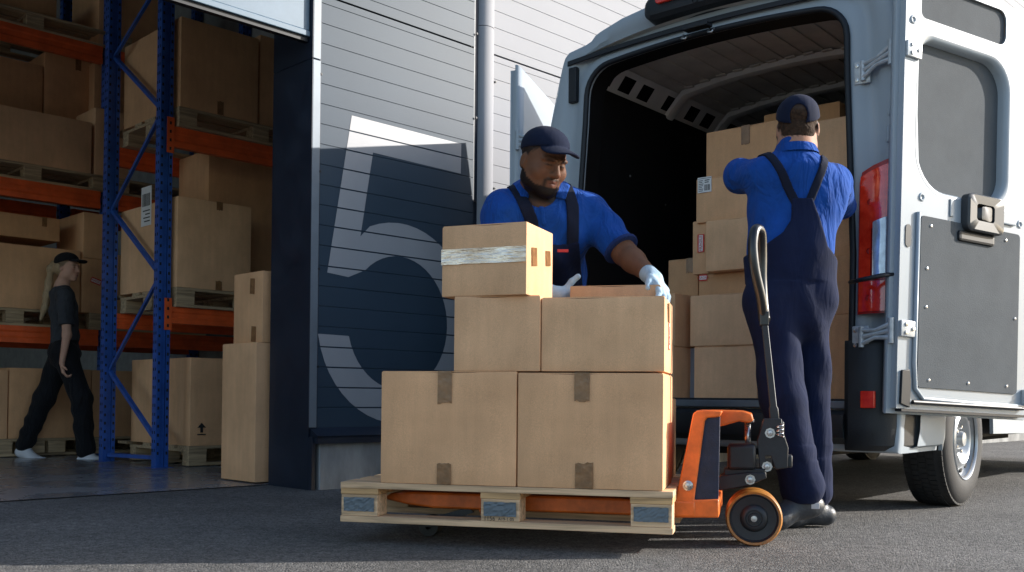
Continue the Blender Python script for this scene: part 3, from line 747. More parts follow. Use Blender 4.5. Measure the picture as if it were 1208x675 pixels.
for i in range(11):        # pressed ribs running forward
    x = -.62+i*.124; z = ceil_z(x); m.box(x-.012, x+.012, .1, 3.0, z-.011, z-.003)
m.each('ceiling_rib', M['van_ceiling'], van)
for y in (1.0, 1.60, 2.4):    # roof bows
    prf = [(-.045, .0), (-.04, -.03), (-.02, -.036), (.02, -.036), (.04, -.03), (.045, .0)]
    xs2 = [-.80, -.775, -.75, -.71]+[-.66+1.32*i/20 for i in range(21)]+[.71, .75, .775, .80]
    def bz(x): return ceil_z(x)-.012 if abs(x) <= .67 else ceil_z(.67)-.012-(abs(x)-.67)*1.1
    m = MB(); m.loft([[(x, y+a, bz(x)+b_) for a, b_ in prf] for x in xs2], closed=False); m.build('roof_bow', M['van_inner'], van, smooth=35)
    m = MB()
    for i in range(12):
        x = -.6+i*.11; m.box(x-.03, x+.03, y-.075, y-.046, ceil_z(x)-.02, ceil_z(x)-.012)
    m.each('bow_tab', M['van_ceiling'], van)
m = MB()
for (x, y, z) in ((0, 0, 0),) : pass
for (y, z) in ((.2, 1.95), (.55, 1.86), (.95, 1.75), (1.4, 1.62), (.35, 1.05), (.9, .95)): m.lathe([(.001, 0), (.007, 0), (.006, .004), (.001, .005)], 8, Matrix.Translation((-.772, y, z)) @ Matrix.Rotation(math.pi/2, 4, 'Y'))
m.each('screw', M['steel'], van)
# lower body sides with wheel arches, both sides
WX, WY, WR = .0, .96, .34
def side(s_):
    m = MB(); p = [(.50, .30)]
    p += [(WY+.42*math.cos(R(180-a)), WR+.02+.42*math.sin(R(180-a))) for a in [10*i for i in range(-0, 19)] if WR+.02+.42*math.sin(R(180-a)) >= .3]
    p += [(5.2, .30), (5.2, .86), (.50, .86)]
    m.prism(p, s_*1.012, s_*1.03, plane='yz'); return m.build('lower_side', M['van_paint'], van)
side(1); side(-1)
m = MB()
for s_ in (-1, 1): m.box(min(s_*.73, s_*.75), max(s_*.73, s_*.75), .3, 1.6, .28, .82)
m.box(-.95, .95, .3, 5.0, .34, .49); m.box(-.35, .35, .5, 4.5, .24, .34); m.build('underbody', M['under'], van)
m = MB(); m.tube([(-.99, .96, .34), (.99, .96, .34)], .035, 10); m.tube([(.3, .3, .30), (.3, .7, .27), (.35, 1.6, .27)], .04, 10)
m.box(.42, .48, .3, 1.6, .27, .33); m.box(-.48, -.42, .3, 1.6, .27, .33); m.build('rear_axle', M['under'], van)
m = MB(); m.tube([(.62, .12, .335), (.62, .7, .33)], .028, 12); m.build('exhaust_pipe', M['steel'], van)
m = MB(); m.box(.2, .75, .10, .17, .335, .385); m.build('tow_crossmember', M['zinc'], van)
m = MB(); m.tube([(.25, .1, .36), (.27, .06, .31), (.34, .06, .30), (.36, .1, .35)], .011, 8); m.build('towing_eye', M['plated'], van, smooth=True)
# bumper: corner pieces + low centre step
def bump_piece(x0, x1, zt, zb, yb):
    return
bmp = MB()
sec = lambda x, y, zb, zt: [(x, y+.06, zb+.0), (x, y, zb+.03), (x, y-.012, (zb+zt)/2), (x, y, zt-.02), (x, y+.05, zt)]
cs = []
for i in range(9): cs.append((-.78+1.56*i/8, -.075, .335, .488))
bmp.loft([sec(*c) for c in cs], closed=False); bmp.build('rear_bumper', M['bumper'], van, smooth=40)
for s_ in (-1, 1):
    m = MB(); L_ = []
    # plan outline of the corner moulding, swept through heights
    for (z, gx, gy) in ((.31, -.03, .02), (.335, -.005, .0), (.42, .0, -.008), (.50, .0, -.006), (.78, -.004, .0), (.80, -.012, .008)):
        pl = [(.775, .06), (.775, -.05+gy*.3), (.80, -.07+gy), (.88, -.07+gy), (.94+gx, -.05+gy), (.985+gx, -.008+gy), (1.008+gx, .06+gy), (1.018+gx, .16), (1.01+gx, .17)]
        L_.append([(s_*x, y, z) for x, y in pl])
    m.loft(L_, closed=False); bc = m.build('bumper_corner', M['bumper'], van, smooth=35)
    m = MB(); m.bbox(s_*.895-.032, s_*.895+.032, -.098, -.08, .50, .575, .005); m.build('reflector', M['lens_red'], bc)
    # painted rear quarter below the door line
    m = MB(); L_ = []
    for (z, gx) in ((.315, -.05), (.33, -.012), (.40, .0), (.53, .006), (.60, .006)):
        L_.append([(s_*(1.036+gx), .163, z), (s_*(1.04+gx), .3, z), (s_*(1.042+gx), .50, z), (s_*(1.03+gx), .515-.0, z)])
    m.loft(L_, closed=False); m.build('quarter_skirt', M['van_paint'], van, smooth=35)
# high brake light
m = MB(); prf = rrect(-.34, .10, 2.425, 2.535, .045)
lo = [[(x, -.075+RAKE*(z-.53)+0*x, z) for x, z in rrect(-.31, .27, 2.54, 2.625, .035)], [(x, -.055+RAKE*(z-.53), z) for x, z in rrect(-.335, .295, 2.52, 2.645, .05)], [(x, .05+RAKE*(z-.53), z) for x, z in rrect(-.345, .305, 2.512, 2.655, .055)]]
m.loft(lo, cap=True); hb = m.build('high_brake_light', M['bumper'], van, smooth=40)
m = MB(); m.prism(rrect(-.25, .22, 2.585, 2.625, .018), -.09+RAKE*2, -.07+RAKE*2); m.build('lens', M['lens_red'], hb, bevel=.004)
m = MB(); m.lathe([(.001, -.012), (.014, -.01), (.016, 0)], 14, Matrix.Translation((-.02, -.078+RAKE*1.95, 2.555)) @ Matrix.Rotation(math.pi/2, 4, 'X')); m.build('camera_eye', M['rubber'], hb)
# tail lights
for s_ in (-1, 1):
    zt, zb = 1.585, .93
    prof = [(-.095, .012), (-.09, -.012), (-.03, -.032), (.03, -.026), (.075, -.004), (.088, .03)]
    def tl(z0, z1, dx0, dx1, sx=1., out=0.):
        m = MB(); L_ = []
        n = 14
        for i in range(n+1):
            z = z0+(z1-z0)*i/n
            L_.append([(s_*(.905+max(dx0, min(dx1, a*sx))), b_-out+RAKE*(z-.53), z) for a, b_ in prof])
        m.loft(L_, closed=False, cap=False); return m
    hs = MB(); L_ = []
    for i in range(15):
        t_ = i/14; z = zb-.01+(zt-zb+.02)*t_; k = 1-.12*max(0, t_-.93)/.07
        L_.append([(s_*(.905+a*k*1.04), b_+.004+RAKE*(z-.53), z+(.03*(a/.09) if t_ > .9 else 0)) for a, b_ in prof])
    hs.loft(L_, closed=False); tb = hs.build('tail_light', M['dark_red'], van, smooth=40)
    m = MB(); L_ = []
    for i in range(13):
        t_ = i/12; z = 1.30+(zt-.012-1.30)*t_
        L_.append([(s_*(.905+a*.97), b_-.002+RAKE*(z-.53), z+(.03*(a/.09) if t_ > .8 else 0)) for a, b_ in prof])
    m.loft(L_, closed=False); m.build('lens', M['lens_red'], tb, smooth=40)
    m = MB(); L_ = []
    for i in range(7):
        z = 1.075+(1.30-1.075)*i/6
        L_.append([(s_*(.905+a*.97), b_-.002+RAKE*(z-.53), z) for a, b_ in prof[:3]])
    m.loft(L_, closed=False); m.build('lens', M['lens_red'], tb, smooth=40)
    m = MB(); L_ = []
    for i in range(7):
        z = 1.075+(1.335-1.075)*i/6; e_ = .02*(i/6)
        L_.append([(s_*(.905+a*.98), b_-.007+RAKE*(z-.53), z+ (a-0)*.35) for a, b_ in [(-.02, -.033), (.0, -.035)]+prof[3:]])
    m.loft(L_, closed=False); m.build('reverse_lens', M['lens_clear'], tb, smooth=40)
    m = MB(); L_ = []
    for i in range(7):
        z = zb+(1.065-zb)*i/6
        L_.append([(s_*(.905+a*.97), b_-.002+RAKE*(z-.53), z) for a, b_ in prof])
    m.loft(L_, closed=False); m.build('lens', M['lens_red'], tb, smooth=40)
    m = MB()
    for z in (.99, 1.2, 1.42): m.lathe([(.001, -.004), (.012, -.004), (.013, 0)], 12, Matrix.Translation((s_*.87, -.035+RAKE*(z-.53), z)) @ Matrix.Rotation(math.pi/2, 4, 'X'))
    m.each('bulb_boss', M['dark_red'], tb)

# wheels
def wheel(x, y, s_):
    r = empty('wheel'); r.parent = van; r.location = (x, y, WR)
    Rm = Matrix.Rotation(s_*math.pi/2, 4, 'Y')       # local z -> outward
    m = MB(); tw = .205
    prof = [(.19, -.005), (.205, .004), (.25, .012), (.30, .006), (.322, -.008), (.333, -.022), (.338, -.04), (.340, -.07), (.340, -.10), (.340, -.13), (.338, -.17), (.333, -.19), (.31, -.205), (.25, -.212), (.19, -.2)]
    m.lathe(prof, 96, Rm); ty = m.build('tyre', M['tyre'], r, smooth=40)
    m = MB()                                          # tread blocks
    for k in range(72):
        th = 2*math.pi*k/72
        for (a, b_, off) in ((-.012, -.042, 0), (-.05, -.082, .5), (-.09, -.122, .15), (-.13, -.162, .65), (-.17, -.2, .3)):
            t0 = th+off*.087; M2 = Rm @ Matrix.Rotation(t0, 4, 'Z')
            rr = .339 if -.165 < b_ < -.045 or a in (-.05, -.09, -.13) else .332
            m.box(rr-.006, rr+.005, -.0125, .0125, b_, a, M2)
    m.build('tread', M['tyre'], ty)
    m = MB()
    m.lathe([(.212, .002), (.205, .010), (.198, .004), (.19, -.02), (.185, -.03), (.165, -.022), (.14, -.012), (.125, -.004), (.11, -.012), (.095, -.04), (.085, -.045), (.07, -.045), (.045, -.04), (.04, -.01), (.034, .0), (.001, .002)], 64, Rm)
    rm = m.build('rim', M['rim'], r, smooth=40)
    m = MB()
    for k in range(12): m.lathe([(.001, .002), (.0165, .002), (.0165, -.006)], 14, Rm @ Matrix.Rotation(2*math.pi*k/12, 4, 'Z') @ Matrix.Translation((.155, 0, -.0175)))
    m.each('vent_hole', M['hole'], rm)
    m = MB()
    for k in range(5): m.lathe([(.001, .028), (.008, .027), (.011, .02), (.011, 0)], 6, Rm @ Matrix.Rotation(2*math.pi*k/5+.3, 4, 'Z') @ Matrix.Translation((.065, 0, -.043)))
    m.each('wheel_nut', M['steel'], rm)
wheel(1.0, .96, 1); wheel(-1.0, .96, -1)
wheel(1.0, 4.6, 1); wheel(-1.0, 4.6, -1)

# ------------------------------------------------ doors, built in the door's own frame
# local x: from hinge edge to free edge, local z: up, local y: 0 = inner skin plane, + = towards the outer skin
def door(origin, az, pitch, flip, windows=True):
    u = Vector((math.sin(az)*math.cos(pitch), math.cos(az)*math.cos(pitch), -math.sin(pitch)))
    up = (Vector((0, 0, 1))-u*u.z).normalized()
    # inner face normal points -y
    y = up.cross(u) * (1 if flip else 1)
    if flip: y = -y
    Mx = Matrix((u, y, up)).transposed().to_4x4(); Mx.translation = origin
    r = empty('rear_door'); r.parent = van; r.matrix_parent_inverse = Matrix.Identity(4)
    r.matrix_world = Mx
    vm = Matrix.Translation(CV) @ Matrix.Rotation(VROT, 4, 'Z')
    r.matrix_local = vm.inverted() @ Mx
    DW, Z0, Z1 = .93, 0, 1.92
    t = .055
    # free edge follows the outline; hinge edge straight
    def ex(z):  # free edge x at height z
        f = z/Z1; return DW-.10*max(0, f-.62)**1.6/.38**1.6*.6
    def outline(k):
        p = []
        for i in range(13): z = Z0+k+(Z1-Z0-2*k)*i/12; p.append((ex(z)-k, z))
        p2 = [(k, Z1-k), (k, Z0+k)]
        return p+p2
    def hol(x0, x1, z0, z1, r_): return rrect(x0, x1, z0, z1, r_, 8)
    holes = [(.155, .735, .90, 1.64, [.16, .12, .14, .12]), (.155, .69, 1.74, 1.92, [.05, .02, .04, .05])]
    # inner skin: ring patches between the outline cells and the openings, built as one board with cut-outs
    bm = bmesh.new()
    def sheet(yy, polys_out, polys_in, thick):
        pass
    cu = bpy.data.curves.new('c', 'CURVE'); cu.dimensions = '2D'; cu.fill_mode = 'BOTH'; cu.extrude = .006
    def spl(pts):
        s_ = cu.splines.new('POLY'); s_.points.add(len(pts)-1)
        for q, (a, b_) in zip(s_.points, pts): q.co = (a, b_, 0, 1)
        s_.use_cyclic_u = True
    spl(outline(.0)+[]); 
    WIN = [(.15, .20), (.0, .0)]
    win = hol(.085, .735, .955, 1.655, [.15, .10, .20, .14]); top = hol(.10, .70, 1.725, 1.89, [.05, .03, .03, .05])
    spl(win); spl(top)
    ob = bpy.data.objects.new('t', cu); C.objects.link(ob); me = bpy.data.meshes.new_from_object(ob); bpy.data.objects.remove(ob)
    me.transform(Matrix(((1, 0, 0, 0), (0, 0, 1, .006), (0, 1, 0, 0), (0, 0, 0, 1)))); me.materials.clear(); me.materials.append(M['van_paint']); me.name = 'door_frame'
    fo = bpy.data.objects.new('door_frame', me); C.objects.link(fo); fo.parent = r
    bv = fo.modifiers.new('b', 'BEVEL'); bv.width = .004; bv.segments = 2; bv.limit_method = 'ANGLE'
    # recess walls of the window: rolled edge going in
    m = MB()
    def shrink(pts, k):
        cx = sum(p[0] for p in pts)/len(pts); cz = sum(p[1] for p in pts)/len(pts)
        return [(cx+(a-cx)*(1-k/.30), cz+(b_-cz)*(1-k/.34)) for a, b_ in pts]
    L_ = [[(a, yy, b_) for a, b_ in shrink(win, k)] for k, yy in ((-.004, -.001), (.006, .001), (.014, .008), (.018, .02), (.02, .048))]
    m.loft(L_); m.build('window_recess', M['van_paint'], r, smooth=50)
    m = MB(); m.prism(shrink(win, .012), .046, .05); m.build('window_board', M['door_board'], r)
    m = MB(); m.prism(shrink(top, -.002), .012, .016); tb = m.build('top_board', M['door_board'], r)
    m = MB(); L2 = [[(a, yy, b_) for a, b_ in shrink(top, k)] for k, yy in ((-.004, -.0005), (.0, .006), (.0, .014))]; m.loft(L2); m.build('board_trim', M['brownflap'], r)
    m = MB(); m.prism(rrect(.125, .83, .095, .85, .02, 4), -.006, -.001); lb = m.build('lower_board', M['door_board'], r, bevel=.0015)
    m = MB()
    for (a, b_) in ((.19, .81), (.72, .81), (.17, .45), (.80, .45), (.20, .13), (.47, .13), (.75, .13), (.17, .62)):
        m.lathe([(.001, -.005), (.006, -.004), (.008, 0)], 10, Matrix.Translation((a, -.006, b_)) @ Matrix.Rotation(math.pi/2, 4, 'X') @ Matrix.Scale(-1, 4, (0, 0, 1)))
    m.each('screw', M['steel'], lb)
    # body of the door: outer skin and edges
    m = MB(); L_ = []
    def bow(z): return .035*math.sin(math.pi*min(1, max(0, z/Z1)))
    o1 = outline(.0); o2 = outline(-.012)
    L_ = [[(a, .010, b_) for a, b_ in outline(.002)], [(a, .03, b_) for a, b_ in o1], [(a, .034, b_) for a, b_ in outline(-.022)], [(a, .042, b_) for a, b_ in outline(-.024)],
          [(a, .06+bow(b_), b_) for a, b_ in outline(-.015)], [(a, .075+bow(b_), b_) for a, b_ in outline(.02)]]
    m.loft(L_); m.prism([(a, b_) for a, b_ in outline(.02)], .075, .076)
    m.build('outer_skin', M['van_paint'], r, smooth=50)
    if flip is False or True:
        # horizontal pressed beltlines on the outside
        m = MB()
        m.box(.03, DW-.04, .10, .118, 1.18, 1.26); m.box(.03, DW-.04, .10, .113, 1.30, 1.335); m.build('swage_line', M['van_paint'], r, bevel=.006)
    m = MB(); q = outline(.03); m.tube([(a, .0, b_) for a, b_ in q]+[(q[0][0], .0, q[0][1])], .0, 4) if False else None
    # rubber lip below, black corner cover near the hinge
    m = MB(); m.box(.03, DW-.03, -.004, .03, -.012, -.001); m.tube([(.09, -.012, .03), (DW-.06, -.012, .03)], .009, 8); m.build('bottom_seal', M['rubber'], r)
    m = MB(); m.prism([(.015, .02), (.075, .005), (.08, .12), (.07, .17), (.02, .165)], -.012, -.001); m.build('corner_cover', M['rubber'], r, bevel=.003)
    # pressed lower lip of the panel
    m = MB(); m.tube([(.105, -.006, .86), (.10, -.008, .2), (.11, -.008, .09), (.16, -.008, .045), (.5, -.008, .04), (DW-.05, -.008, .04)], .010, 8); m.build('pressed_edge', M['van_paint'], r, smooth=True)
    # oval opening on the hinge strip
    m = MB(); m.prism(rrect(.03, .066, .70, .80, .018, 6), -.0035, -.0005); m.build('oval_plug', M['rubber'], r)
    # round dimples
    m = MB()
    for (a, b_) in ((.13, .93), (.83, .90), (.045, 1.70)):
        m.lathe([(.001, -.001), (.010, -.001), (.013, -.006), (.016, -.004), (.020, 0)], 18, Matrix.Translation((a, 0, b_)) @ Matrix.Rotation(-math.pi/2, 4, 'X'))
    m.each('dimple', M['van_paint'], r, smooth=True)
    # latch handle
    h = empty('latch_handle'); h.parent = r; h.location = (.40, 0, .85); h.scale = (1.5, 1.15, 1.1)
    m = MB(); 
    fr_o = rrect(0, .175, -.03, .125, .025, 5); fr_i = rrect(.04, .125, .015, .085, .012, 5)
    m.loft([[(a, 0, b_) for a, b_ in fr_o], [(a, -.03, b_) for a, b_ in fr_o], [(a+(.0875-a)*.08, -.036, b_+(.05-b_)*.08) for a, b_ in fr_o], [(a, -.034, b_) for a, b_ in fr_i], [(a, -.008, b_) for a, b_ in fr_i]])
    m.build('handle_frame', M['handle_grey'], h, smooth=40)
    m = MB(); m.prism(fr_i, -.010, -.007); m.build('handle_well', M['rubber'], h)
    m = MB(); m.loft([[(a, yy, b_) for a, b_ in rrect(x0, x1, .02, .08, .01, 4)] for x0, x1, yy in ((.055, .12, -.009), (.07, .118, -.028), (.08, .116, -.03))], cap=True); m.build('lever', M['black_gloss'], h, smooth=40)
    m = MB(); m.bbox(-.02, .15, -.016, 0, -.075, -.032, .01); m.build('handle_base', M['rubber'], h)
    m = MB(); m.bbox(.69, .79, -.012, 0, .885, .95, .006); m.build('latch_cover', M['van_paint'], r)
    m = MB(); m.bbox(.32, .345, -.006, 0, .87, .95, .004); m.build('bracket', M['van_paint'], r)
    m = MB(); m.bbox(DW-.06, DW-.035, -.03, -.0, .045, .12, .004)
    lt = m.build('lower_latch', M['plated'], r)
    m = MB()
    for z in (.065, .098): m.lathe([(.001, 0), (.008, 0), (.008, .006)], 10, Matrix.Translation((DW-.0475, -.031, z)) @ Matrix.Rotation(math.pi/2, 4, 'X'))
    m.each('screw', M['rubber'], lt)
    return r
Orr = VP(1.0, .03, 0)
# fit: hinge edge meets photo column 1050, lower edge row 480
dR = door(at(1057, 481.5, 4.27), R(60.2), R(2.0), False)
dR['label'] = 'right rear door, inner side with grey boards and latch handle'
# left door: swung 250 degrees, its outer skin faces the photographer
dL_ = door(at(599, 474, 5.74), R(17), R(0), True)
dL_['label'] = 'left rear door, sunlit on its upper corner'

def hinge(p_body, p_door, parent_, nm='hinge'):
    """folding arm hinge between pillar and door edge, in world points"""
    a, b_ = Vector(p_body), Vector(p_door)
    inv = (Matrix.Translation(CV) @ Matrix.Rotation(VROT, 4, 'Z')).inverted()
    a, b_ = inv @ a, inv @ b_
    m = MB(); d = (b_-a); nd = d.normalized()
    side_ = Vector((0, 0, 1))
    m.bbox(a.x-.045, a.x+.03, a.y-.012, a.y+.004, a.z-.055, a.z+.05, .006)
    for dz in (-.03, .0, .03):
        m.tube([a+Vector((0, -.02, dz)), a.lerp(b_, .5)+Vector((0, -.022, dz*.5)), b_+Vector((0, -.012, dz))], [.011, .009, .011], 8)
    m.tube([b_+Vector((0, -.012, -.055)), b_+Vector((0, -.012, .055))], .013, 10)
    m.tube([a+Vector((0, -.02, -.045)), a+Vector((0, -.02, .045))], .012, 10)
    h = m.build(nm, M['plated'] if nm == 'hinge' else M['van_paint'], van, smooth=40)
    m = MB()
    for dz in (-.035, .03):
        m.lathe([(.001, .006), (.009, .005), (.010, 0)], 8, Matrix.Translation(a+Vector((-.03, -.012, dz))) @ Matrix.Rotation(math.pi/2, 4, 'X'))
    m.each('bolt', M['steel'], h)
hinge(at(1018, 398, 4.40), at(1052, 390, 4.30), van)
hinge(at(1020, 85, 4.52), at(1052, 62, 4.40), van)
def plate(cx, cy, Y, r_door, x, z):
    m = MB(); m.bbox(x-.03, x+.065, -.014, .0, z-.035, z+.035, .005)
    h = m.build('hinge_plate', M['plated'], r_door, smooth=40)
    m = MB()
    for dx, dz in ((.0, -.018), (.0, .018), (.045, 0)): m.lathe([(.001, .006), (.009, .005), (.010, 0)], 8, Matrix.Translation((x+dx, -.014, z+dz)) @ Matrix.Rotation(math.pi/2, 4, 'X'))
    m.each('bolt', M['steel'], h)
plate(0, 0, 0, dR, .035, .345); plate(0, 0, 0, dR, .03, 1.565)
hinge(at(640, 168, 5.68), at(612, 166, 5.70), van, 'folding_hinge')
# check strap
inv = (Matrix.Translation(CV) @ Matrix.Rotation(VROT, 4, 'Z')).inverted()
m = MB(); m.tube([inv @ at(1003, 333, 4.40), inv @ at(1012, 331, 4.30), inv @ at(1040, 325, 4.28), inv @ at(1060, 323, 4.33)], .010, 8)
m.tube([inv @ at(1058, 323, 4.33), inv @ at(1070, 323, 4.34)], .016, 8); m.build('check_strap', M['rubber'], van, smooth=True)

# ------------------------------------------------ cargo
zF = .5345
def vbox(label, xl, xr, yt, yb, l, d, z0=None, **k):
    q = VP(0, l, 0); n = Lv
    def xc(x): return (on(x, 400, q, n)-CV).dot(Rv)
    x0, x1 = xc(xl), xc(xr); zt = on((xl+xr)/2, yt, q, n).z
    zb = z0 if z0 is not None else on((xl+xr)/2, yb, q, n).z
    carton(label, VP(x0, l, zb), VROT, x1-x0, d, zt-zb, group='cardboard boxes in the van', **k)
    return zt
Lc = .45
z = vbox('lowest box in the van just right of the dark stack, on the cargo floor', 819, 893, 408, 0, Lc, .4, zF, m_=5)
z2_ = vbox('second box up in the van, above the lowest box behind the truck handle', 814, 890, 347, 0, Lc-.01, .4, z+.002, m_=5)
z3 = vbox('low box in the van with worn stained face, under the box that juts out', 824, 892, 321.5, 0, Lc+.03, .4, z2_+.002, m_=3, extra=(('fragile', .03, .10, .05, .035, 0),))
z4 = vbox('box in the van that juts out in front of the red stickered box', 832, 890, 258, 0, Lc-.05, .36, z3+.002, m_=2)
vbox('box in the van with an upright red sticker, behind the one jutting out', 816.5, 835.5, 261, 0, Lc+.02, .4, z3+.002, m_=0, extra=(('fragile', .055, .17, .10, .042, -math.pi/2),))
z5 = vbox('box in the van with a grey shipping label at its upper left corner', 820.5, 893, 207, 0, Lc+.0, .42, z4+.006, m_=0, extra=(('label', .012, .165, .085, .085),))
z6 = vbox('wide topmost box in the van reaching behind the worker', 832, 935, 148, 0, Lc+.03, .5, z5+.002, m_=1, tape=(('top', .47, .1, .05),))
# left column, lower and deeper
zl = vbox('lower box of the left column in the van beside the pallet load', 772, 795, 409, 0, Lc-.1, .4, zF, m_=0)
zl = vbox('upper box of the left column in the van beside the pallet load', 770, 796, 347, 0, Lc-.1, .4, zl+.002, m_=0)
vbox('box in the van with brown corner tape on top of the left column', 788, 823, 306, 0, Lc+.10, .38, zl+.002, m_=3, tape=(('top', .75, .08, .05),), extra=(('fragile', .20, .165, .06, .035, 0),))
# right column behind the worker
zr = vbox('bottom box in the van in the far right column behind the worker', 930, 1020, 372, 0, Lc-.12, .4, zF, m_=1)
zr = vbox('second box of the far right column in the van', 930, 1022, 303, 0, Lc-.12, .4, zr+.002, m_=1)
zr = vbox('third box of the far right column in the van, level with his elbow', 925, 1020, 215, 0, Lc-.10, .4, zr+.002, m_=0)
zr = vbox('pale box on top of the far right column in the van, right of his cap', 962, 1024, 138, 0, Lc-.08, .4, zr+.002, m_=4)
vbox('box deep in the van behind the worker, with a dark brown top edge', 900, 990, 128, 0, Lc+.45, .4, 1.7, m_=1)
vbox('large box deep in the van under the one behind the worker', 880, 1010, 250, 0, Lc+.42, .4, zF, m_=3)

# ================================================================== STORAGE RACKS inside the hall (local x along the facade, y into the hall)
def rack_post(parent_, s, t, h, w_=.095, d_=.07, nm='upright_post'):
    m = MB()
    m.box(s-w_/2, s-w_/2+.004, t-d_/2, t+d_/2, 0, h); m.box(s+w_/2-.004, s+w_/2, t-d_/2, t+d_/2, 0, h)
    m.box(s-w_/2+.004, s-.018, t-d_/2, t-d_/2+.004, 0, h); m.box(s+.018, s+w_/2-.004, t-d_/2, t-d_/2+.004, 0, h)
    m.box(s-.018, s+.018, t-d_/2+.012, t-d_/2+.016, 0, h); m.box(s-w_/2+.004, s+w_/2-.004, t+d_/2-.004, t+d_/2, 0, h)
    m.bbox(s-w_/2-.03, s+w_/2+.03, t-d_/2-.03, t+d_/2+.03, 0, .008, .002)
    o = m.build(nm, M['rack_blue'], parent_)
    q = MB(); k = 0; z = .1
    while z < h-.05:
        for x in (s-.033, s+.033): q.box(x-.007, x+.007, t-d_/2-.0012, t-d_/2-.0002, z, z+.022)
        for y in (t-.012, t+.018): q.box(s-w_/2-.0012, s-w_/2-.0002, y-.006, y+.006, z+.02, z+.042)
        z += .065
    q.build('slot_row', M['hole'], o)
    return o
def rack_beam(parent_, s0, s1, t, zt, h=.13, clip=True):
    m = MB(); m.prism([(t, zt), (t+.05, zt), (t+.05, zt-h), (t, zt-h), (t-.0, zt-h*.72), (t+.008, zt-h*.62), (t+.008, zt-h*.38), (t-.0, zt-h*.28)], s0, s1, plane='yz')
    o = m.build('beam', M['rack_orange'], parent_)
    if clip:
        for s in (s0,):
            q = MB(); q.box(s-.05, s+.006, t-.006, t-.002, zt-h-.05, zt+.06); q.box(s, s+.004, t-.005, t+.06, zt-h-.05, zt+.06); c = q.build('beam_connector', M['rack_orange'], o)
            q = MB()
            for i in range(4): q.box(s-.03, s-.016, t-.0072, t-.006, zt-h-.03+i*.062, zt-h-.008+i*.062)
            q.build('slot_row', M['hole'], c)
    return o
def wl(px, py, t=None, s=None):      # photo position on the plane t = const or s = const, in hall coordinates
    if t is not None: q = on(px, py, WP(0, t), nW)-P0
    else: q = on(px, py, WP(s, 0), dW)-P0
    return q.dot(dW), -q.dot(nW), q.z

nr = empty('pallet_rack', P0, WROT); tag(nr, 'near blue upright frame with diagonal braces and orange beams, beside the bay opening', 'storage rack')
sB, tB, tA = .126, 2.075, 2.98
rack_post(nr, sB, tB, 5.2); rack_post(nr, sB, tA, 5.2)
zA = [wl(136, y, s=sB)[2] for y in (67, 247, 437)]; zB = [wl(185, y, s=sB)[2] for y in (-25, 133, 325, 522)]
def brace(z0, z1):
    m = MB(); a, b = Vector((sB, tA-.03, z0)), Vector((sB, tB+.03, z1)); m.tube([a, b], .021, 4, flat=.75); m.build('brace', M['rack_blue'], nr)
for i in range(3): brace(zA[i], zB[i]); brace(zA[i], zB[i+1])
brace(zA[0]+1.24, zB[0]); brace(wl(133, 537, s=sB)[2], wl(187, 540, s=sB)[2])
bz = [(wl(206, 149, t=2.04)[2], .15), (wl(204, 362, t=2.04)[2], .12), (4.1, .13)]
for zt, h in bz:
    rack_beam(nr, sB+.05, 1.84, 2.04, zt, h); rack_beam(nr, sB+.05, 1.84, tA-.03, zt, h, False)
rack_post(nr, 1.84, tB, 5.2); rack_post(nr, 1.84, tA, 5.2)

frk = empty('pallet_rack', P0, WROT); tag(frk, 'far storage rack with long orange beams behind the walking woman', 'storage rack')
TF = 3.9
fz = [(wl(0, 24, t=TF)[2], .15), (wl(0, 208, t=TF)[2], .15), (wl(0, 383, t=TF)[2], .14)]
sp_ = wl(127, 300, t=TF)[0]
for s0, s1 in ((sp_-5.4, sp_-2.72), (sp_-2.68, sp_-.02), (sp_+.02, 1.84)):
    for zt, h in fz: rack_beam(frk, s0+.05, s1-.05, TF, zt, h); rack_beam(frk, s0+.05, s1-.05, TF+1.0, zt, h, False)
for s in (sp_-5.4, sp_-2.7, sp_, 1.84):
    for t in (TF+.04, TF+1.02): rack_post(frk, s, t, 5.4)

def rbox(label, xc, xr, yt, tf, z0, xfar=None, d=.6, **k):
    s0 = wl(xc, 300, t=tf)[0]; s1 = wl(xr, 300, t=tf)[0]
    if xfar is not None: d = wl(xfar, 300, s=s0)[1]-tf
    zt = wl(xc, yt, t=tf)[2]
    carton(label, WP(s0, tf, z0), WROT, s1-s0, d, max(.08, zt-z0), group='cardboard boxes on the warehouse racks', **k)
    return zt
def rpal(label, xl, L, t, z, D=.9):
    s0 = wl(xl, 300, t=t)[0]
    pallet(label, WP(s0, t, z), WROT, L, D, 'wooden pallets on the warehouse racks'); return z+.1445
# near rack
z = rpal('pallet on the floor under the near rack', 226, 1.0, 1.99, .014, .98)
rbox('large box on the floor pallet of the near rack, just right of the blue upright', 227, 272, 422, 1.99, z, d=.98, m_=0, extra=(('arrow', .09, .08, .09),))
z = rpal('pallet on the lower beam of the near rack', 209, 1.15, 2.0, bz[1][0], .95)
zz = rbox('tall box on the middle level of the near rack', 209, 296, 231, 2.0, z, d=.95, m_=2, extra=(('label_left', .42, .50, .17, .30),), tape=(('top', .55, .06, .05), ('bot', .55, .07, .05)))
rbox('dark box standing behind the tall box on the middle level of the near rack', 245, 325, 176, 2.45, z, d=.5, m_=1)
z = rpal('pallet on the upper beam of the near rack', 209, 1.35, 2.0, bz[0][0], .95)
rbox('large dark box on the upper level of the near rack', 210, 302, 18, 2.0, z, d=.95, m_=3, tape=(('bot', .5, .1, .05),))
rbox('narrow box on the upper level of the near rack right of the large one', 304, 330, 40, 2.02, z, d=.8, m_=1)
